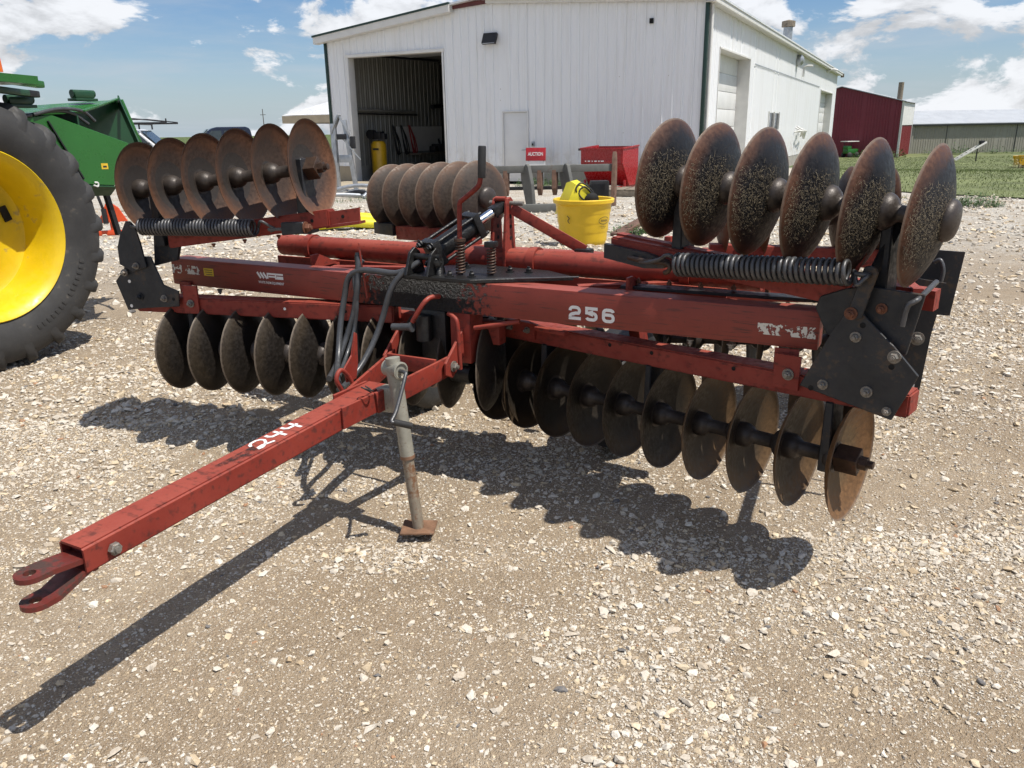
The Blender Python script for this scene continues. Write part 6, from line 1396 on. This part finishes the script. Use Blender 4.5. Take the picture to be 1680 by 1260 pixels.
ST = empty('steel_stand', (-5.05, 25.3, 0), -0.25); tag(ST, 'grey galvanised steel lift stand at the left corner of the shop', 'stand')
bar('post', (-0.22, 0, 0.05), (-0.22, 0, 2.0), 0.16, 0.14, 'galvanised', ST, 0.01); bar('post', (0.32, 0.15, 0.05), (0.10, 0.10, 2.1), 0.18, 0.12, 'galvanised', ST, 0.01); bar('head_plate', (-0.26, -0.02, 1.72), (0.0, -0.02, 2.25), 0.22, 0.05, 'galvanised', ST, 0.01); bar('head_plate', (0.0, 0.0, 2.2), (0.26, 0.08, 1.65), 0.12, 0.05, 'galvanised', ST, 0.01)
box('cross_plate', (0.10, 0.02, 0.98), (0.42, 0.05, 0.22), 'galvanised', ST, bevel=0.01); bar('strut', (0.0, -0.05, 1.65), (0.62, -0.05, 0.95), 0.03, 0.03, 'galvanised', ST); box('winch', (0.05, -0.05, 1.62), (0.26, 0.2, 0.16), 'dark_pipe', ST, bevel=0.02); box('foot', (-0.22, 0, 0.03), (0.5, 0.5, 0.06), 'galvanised', ST); box('foot', (0.32, 0.15, 0.03), (0.4, 0.4, 0.06), 'galvanised', ST); box('side_box', (0.36, 0.05, 1.45), (0.14, 0.12, 0.36), 'dark_pipe', ST, bevel=0.02)
rr = random.Random(5)
for i, l in enumerate(('grey steel pipe on the ground by the lift stand, lowest of the heap', 'bent dark steel pipe lying across the heap by the lift stand', 'short grey pipe at the right end of the heap by the stand', 'long pale pipe at the back of the heap by the stand')):
    p = [(-4.7, 22.6), (-4.2, 22.8), (-3.7, 22.5), (-4.4, 23.6)][i]; L = (1.3, 1.1, 0.8, 2.0)[i]
    PP = empty('steel_pipe', (p[0], p[1], 0), (0.3, -0.5, 0.9, 0.05)[i]); tag(PP, l, 'pipe', 'pipes heaped by the lift stand')
    tube('pipe_body', smooth_path([(-L / 2, 0, 0.06), (0, 0.05, 0.10 + 0.06 * i), (L / 2, 0, 0.06 + 0.04 * i)], 5), 0.055, 'galvanised' if i != 1 else 'dark_pipe', PP, 10)
    lathe('pipe_flange', [(0, 0), (0.09, 0), (0.09, 0.03), (0, 0.03)], 'galvanised', PP, 14, dir_matrix((L / 2, 0, 0.06 + 0.04 * i), (1, 0, 0)))
YH = empty('yellow_tarp', (-2.75, 15.0, gz(-2.75, 15.0)), 0.1); tag(YH, 'bright yellow rolled tarp lying behind the rear wing blades', 'tarp')
for i in range(4): tube('tarp_fold', smooth_path([(-0.75, 0.10 * i - 0.15, 0.10 + 0.06 * (i % 2)), (-0.2, 0.11 * i - 0.17, 0.14 + 0.07 * (i % 2)), (0.3, 0.10 * i - 0.15, 0.10 + 0.07 * (i % 2)), (0.8, 0.09 * i - 0.12, 0.09)], 6), 0.085, 'cover_yellow', YH, 10)

# ================================================================== lawn, weeds, things at the far right
plain('grass_blade', (0.120, 0.155, 0.046), 0.7, 0.0, 0.4, 0.8, (0.17, 0.15, 0.06), 0.15)
plain('lawn_soil', (0.120, 0.140, 0.050), 0.9, 0.0, 0.3, 0.5, (0.17, 0.135, 0.06), 0.18)
plain('weed_leaf', (0.055, 0.110, 0.028), 0.6, 0.0, 0.35, 6.0)
plain('weed_dry', (0.28, 0.24, 0.13), 0.8, 0.0, 0.3, 6.0)
LAWN = [(9.3, 24.0), (10.4, 21.0), (12.0, 18.7), (15.0, 17.3), (40, 15.0), (110, 40), (120, 130), (30, 140), (33, 82), (24.0, 62.0), (15.0, 42.0)]
def in_lawn(x, y):
    c = np.zeros(len(x), bool); n = len(LAWN); j = n - 1
    for i in range(n):
        xi, yi = LAWN[i]; xj, yj = LAWN[j]
        hit = ((yi > y) != (yj > y)) & (x < (xj - xi) * (y - yi) / (yj - yi + 1e-9) + xi); c ^= hit; j = i
    return c
def build_lawn():
    bm = bmesh.new(); f = bm.faces.new([bm.verts.new((x, y, 0)) for x, y in LAWN]); bmesh.ops.triangulate(bm, faces=[f])
    for _ in range(6):
        big = [e for e in bm.edges if e.calc_length() > 3.0]
        if not big: break
        bmesh.ops.subdivide_edges(bm, edges=big, cuts=1); bmesh.ops.triangulate(bm, faces=bm.faces)
    for v in bm.verts: v.co.z = gz(v.co.x, v.co.y) + 0.03
    o = bmobj('lawn', bm, 'lawn_soil'); tag(o, kind='structure')
    n = 130000; xs = RNG.uniform(8.5, 60, n); ys = 16 + 74 * RNG.random(n) ** 1.7; k = in_lawn(xs + RNG.normal(0, 0.25, n), ys + RNG.normal(0, 0.25, n)); xs, ys = xs[k], ys[k]
    hide = (xs / ys > 0.35) & (xs / ys < 0.80); xs, ys = xs[hide], ys[hide]
    n = len(xs); z = ground_z(xs, ys) + 0.02; d = np.hypot(xs, ys); h = RNG.uniform(0.025, 0.07, n) * (0.7 + fbm(xs * 0.5, ys * 0.5, 3)); w = 0.004 + d * 0.00032
    a = RNG.uniform(0, PI, n); dx, dy = np.cos(a) * w, np.sin(a) * w; lx, ly = RNG.normal(0, 0.4, n) * h, RNG.normal(0, 0.4, n) * h
    V = np.stack([np.stack([xs - dx, ys - dy, z], -1), np.stack([xs + dx, ys + dy, z], -1), np.stack([xs + lx, ys + ly, z + h], -1)], 1).reshape(-1, 3)
    o = big_mesh('lawn_grass', V, np.arange(3 * n).reshape(-1, 3), 'grass_blade'); tag(o, 'mown grass verge between the gravel yard and the far sheds', 'grass', kind='stuff')
build_lawn()
ORD = 'first second third fourth fifth sixth seventh eighth ninth tenth eleventh twelfth thirteenth fourteenth'.split()
def weed(name, label, x, y, r, h, n, m='weed_leaf', group='weeds on the gravel', cat='weed'):
    W = empty(name, (x, y, gz(x, y))); tag(W, label, cat, group); bm = bmesh.new()
    for i in range(n):
        a = random.uniform(0, 6.28); rr = r * math.sqrt(random.random()); bx, by = rr * math.cos(a), rr * math.sin(a)
        hh = h * random.uniform(0.35, 1.0) * (1 - 0.5 * (rr / r) ** 2); b0 = Vector((bx, by, 0)); t = Vector((random.gauss(0, 0.25), random.gauss(0, 0.25), 1)).normalized()
        for kf in range(3):
            p = b0 + t * hh * (0.3 + 0.33 * kf) * random.uniform(0.8, 1.0); q = Vector((random.gauss(0, 1), random.gauss(0, 1), random.uniform(-0.2, 0.6))).normalized() * random.uniform(0.35, 1.0) * 0.22 * h
            s = q.cross(Vector((0, 0, 1))).normalized() * q.length * 0.28
            v = [bm.verts.new(c) for c in (p, p + q * 0.5 + s, p + q, p + q * 0.5 - s)]; bm.faces.new(v)
        v = [bm.verts.new(c) for c in (b0 + Vector((0.004, 0, 0)), b0 - Vector((0.004, 0, 0)), b0 + t * hh)]; bm.faces.new(v)
    bmobj('leaves', bm, m, W)
weed('weed_clump', 'leafy green weed clump on the white gravel at the right', 10.05, 17.5, 0.55, 0.36, 260)
weed('weed_clump', 'small green weed clump on gravel right of the yellow tub', 1.95, 12.9, 0.34, 0.30, 160)
weed('weed_clump', 'low weed clump on gravel in front of the grass edge', 9.2, 19.6, 0.35, 0.22, 90)
weed('weed_clump', 'sparse weed clump by the pipe heap at the shop corner', -3.9, 21.6, 0.8, 0.18, 140)
weed('weed_clump', 'green weeds at the foot of the shop wall below the sign', 1.1, 26.3, 0.9, 0.42, 220)
weed('weed_clump', 'green weeds at the shop foundation left of the red hopper', 2.0, 25.6, 0.9, 0.36, 200)
weed('weed_clump', 'tuft of weeds on the gravel right of the red hopper', 4.3, 23.6, 0.5, 0.25, 120)
for i in range(14):
    x = 49.6 + 1.6 * i; weed('weed_plant', 'tall weed by the grey shed wall, %s in the row from the barn' % ORD[i], x + random.uniform(-.4, .4), 98.6 + random.uniform(-2.6, 0.3), 1.2, random.uniform(0.9, 1.7), 70, 'weed_leaf', 'weeds along the grey shed')
for i in range(7): weed('weed_plant', 'tall weed at the red barn, %s leftwards from its right corner' % ORD[i], 42.3 - 0.5 * i, 90.2 + 0.5 * i, 1.0, random.uniform(0.9, 1.6), 70, 'weed_leaf', 'weeds along the red barn')
weed('dry_weed_plant', 'dry straw-coloured weeds in front of the yellow trough', 40.1, 64.2, 0.8, 1.2, 60, 'weed_dry', cat='weed')
YT = empty('yellow_trough', (42.6, 65.2, gz(42.6, 65.2)), -0.12); tag(YT, 'long yellow steel trough in the grass at the right edge', 'trough')
plate('trough_side', [(-2.2, 0.25), (3.2, 0.25), (3.2, 0.95), (-2.4, 0.95)], -0.5, -0.44, fH, 'compressor_yellow', YT, 0.01); plate('trough_side', [(-2.2, 0.25), (3.2, 0.25), (3.2, 0.95), (-2.4, 0.95)], 0.44, 0.5, fH, 'compressor_yellow', YT, 0.01); box('trough_floor', (0.5, 0, 0.28), (5.3, 0.86, 0.05), 'compressor_yellow', YT); box('trough_end', (-2.25, 0, 0.6), (0.06, 0.86, 0.68), 'compressor_yellow', YT); bar('trough_rim', (-2.42, -0.5, 0.97), (3.2, -0.5, 0.97), 0.1, 0.06, 'compressor_yellow', YT)
for x in (-1.8, 0.5, 2.8): box('skid', (x, 0, 0.12), (0.15, 1.0, 0.25), 'dark_pipe', YT)
WF = empty('white_auger', (43.6, 78.5, gz(43.6, 78.5)), 0.1); tag(WF, 'white tilted conveyor frame lying in weeds before the grey shed', 'conveyor')
for y in (-0.2, 0.2): bar('rail', (-1.3, y, 0.15), (1.6, y, 1.75), 0.06, 0.16, 'white_trim', WF, 0.01)
for i in range(6): bar('cross_slat', (-0.9 + 0.42 * i, -0.2, 0.38 + 0.232 * i), (-0.9 + 0.42 * i, 0.2, 0.38 + 0.232 * i), 0.12, 0.05, 'dark_pipe', WF)
box('motor', (1.25, 0, 1.75), (0.4, 0.3, 0.3), 'dark_pipe', WF, bevel=0.03); bar('leg', (0.9, 0, 0.0), (0.9, 0, 1.3), 0.08, 0.08, 'dark_pipe', WF)
GM = empty('green_mower', (38.6, 93.5, gz(38.6, 93.5)), 0.4); tag(GM, 'small green mower parked under the eave beside the red barn', 'mower')
bm = bmesh.new(); bm_box(bm, (0, 0, 0.7), (1.5, 0.8, 0.5), None, 0.08); bm_box(bm, (-0.5, 0, 1.1), (0.6, 0.7, 0.4), None, 0.06); bmobj('mower_body', bm, 'green_paint', GM, True, 40); box('canopy_roof', (-0.2, 0, 1.75), (1.7, 1.1, 0.08), 'white_trim', GM, bevel=0.02)
for x in (-0.6, 0.5): bar('canopy_post', (x, 0.4, 0.9), (x, 0.4, 1.72), 0.05, 0.05, 'dark_pipe', GM)
for x in (-0.5, 0.55):
    for y in (-0.45, 0.45): lathe('wheel', [(0, -0.1), (0.25, -0.1), (0.3, -0.06), (0.3, 0.06), (0.25, 0.1), (0, 0.1)], 'tyre_rubber', GM, 20, Matrix.Translation((x, y, 0.30)) @ Matrix.Rotation(PI / 2, 4, 'X'))
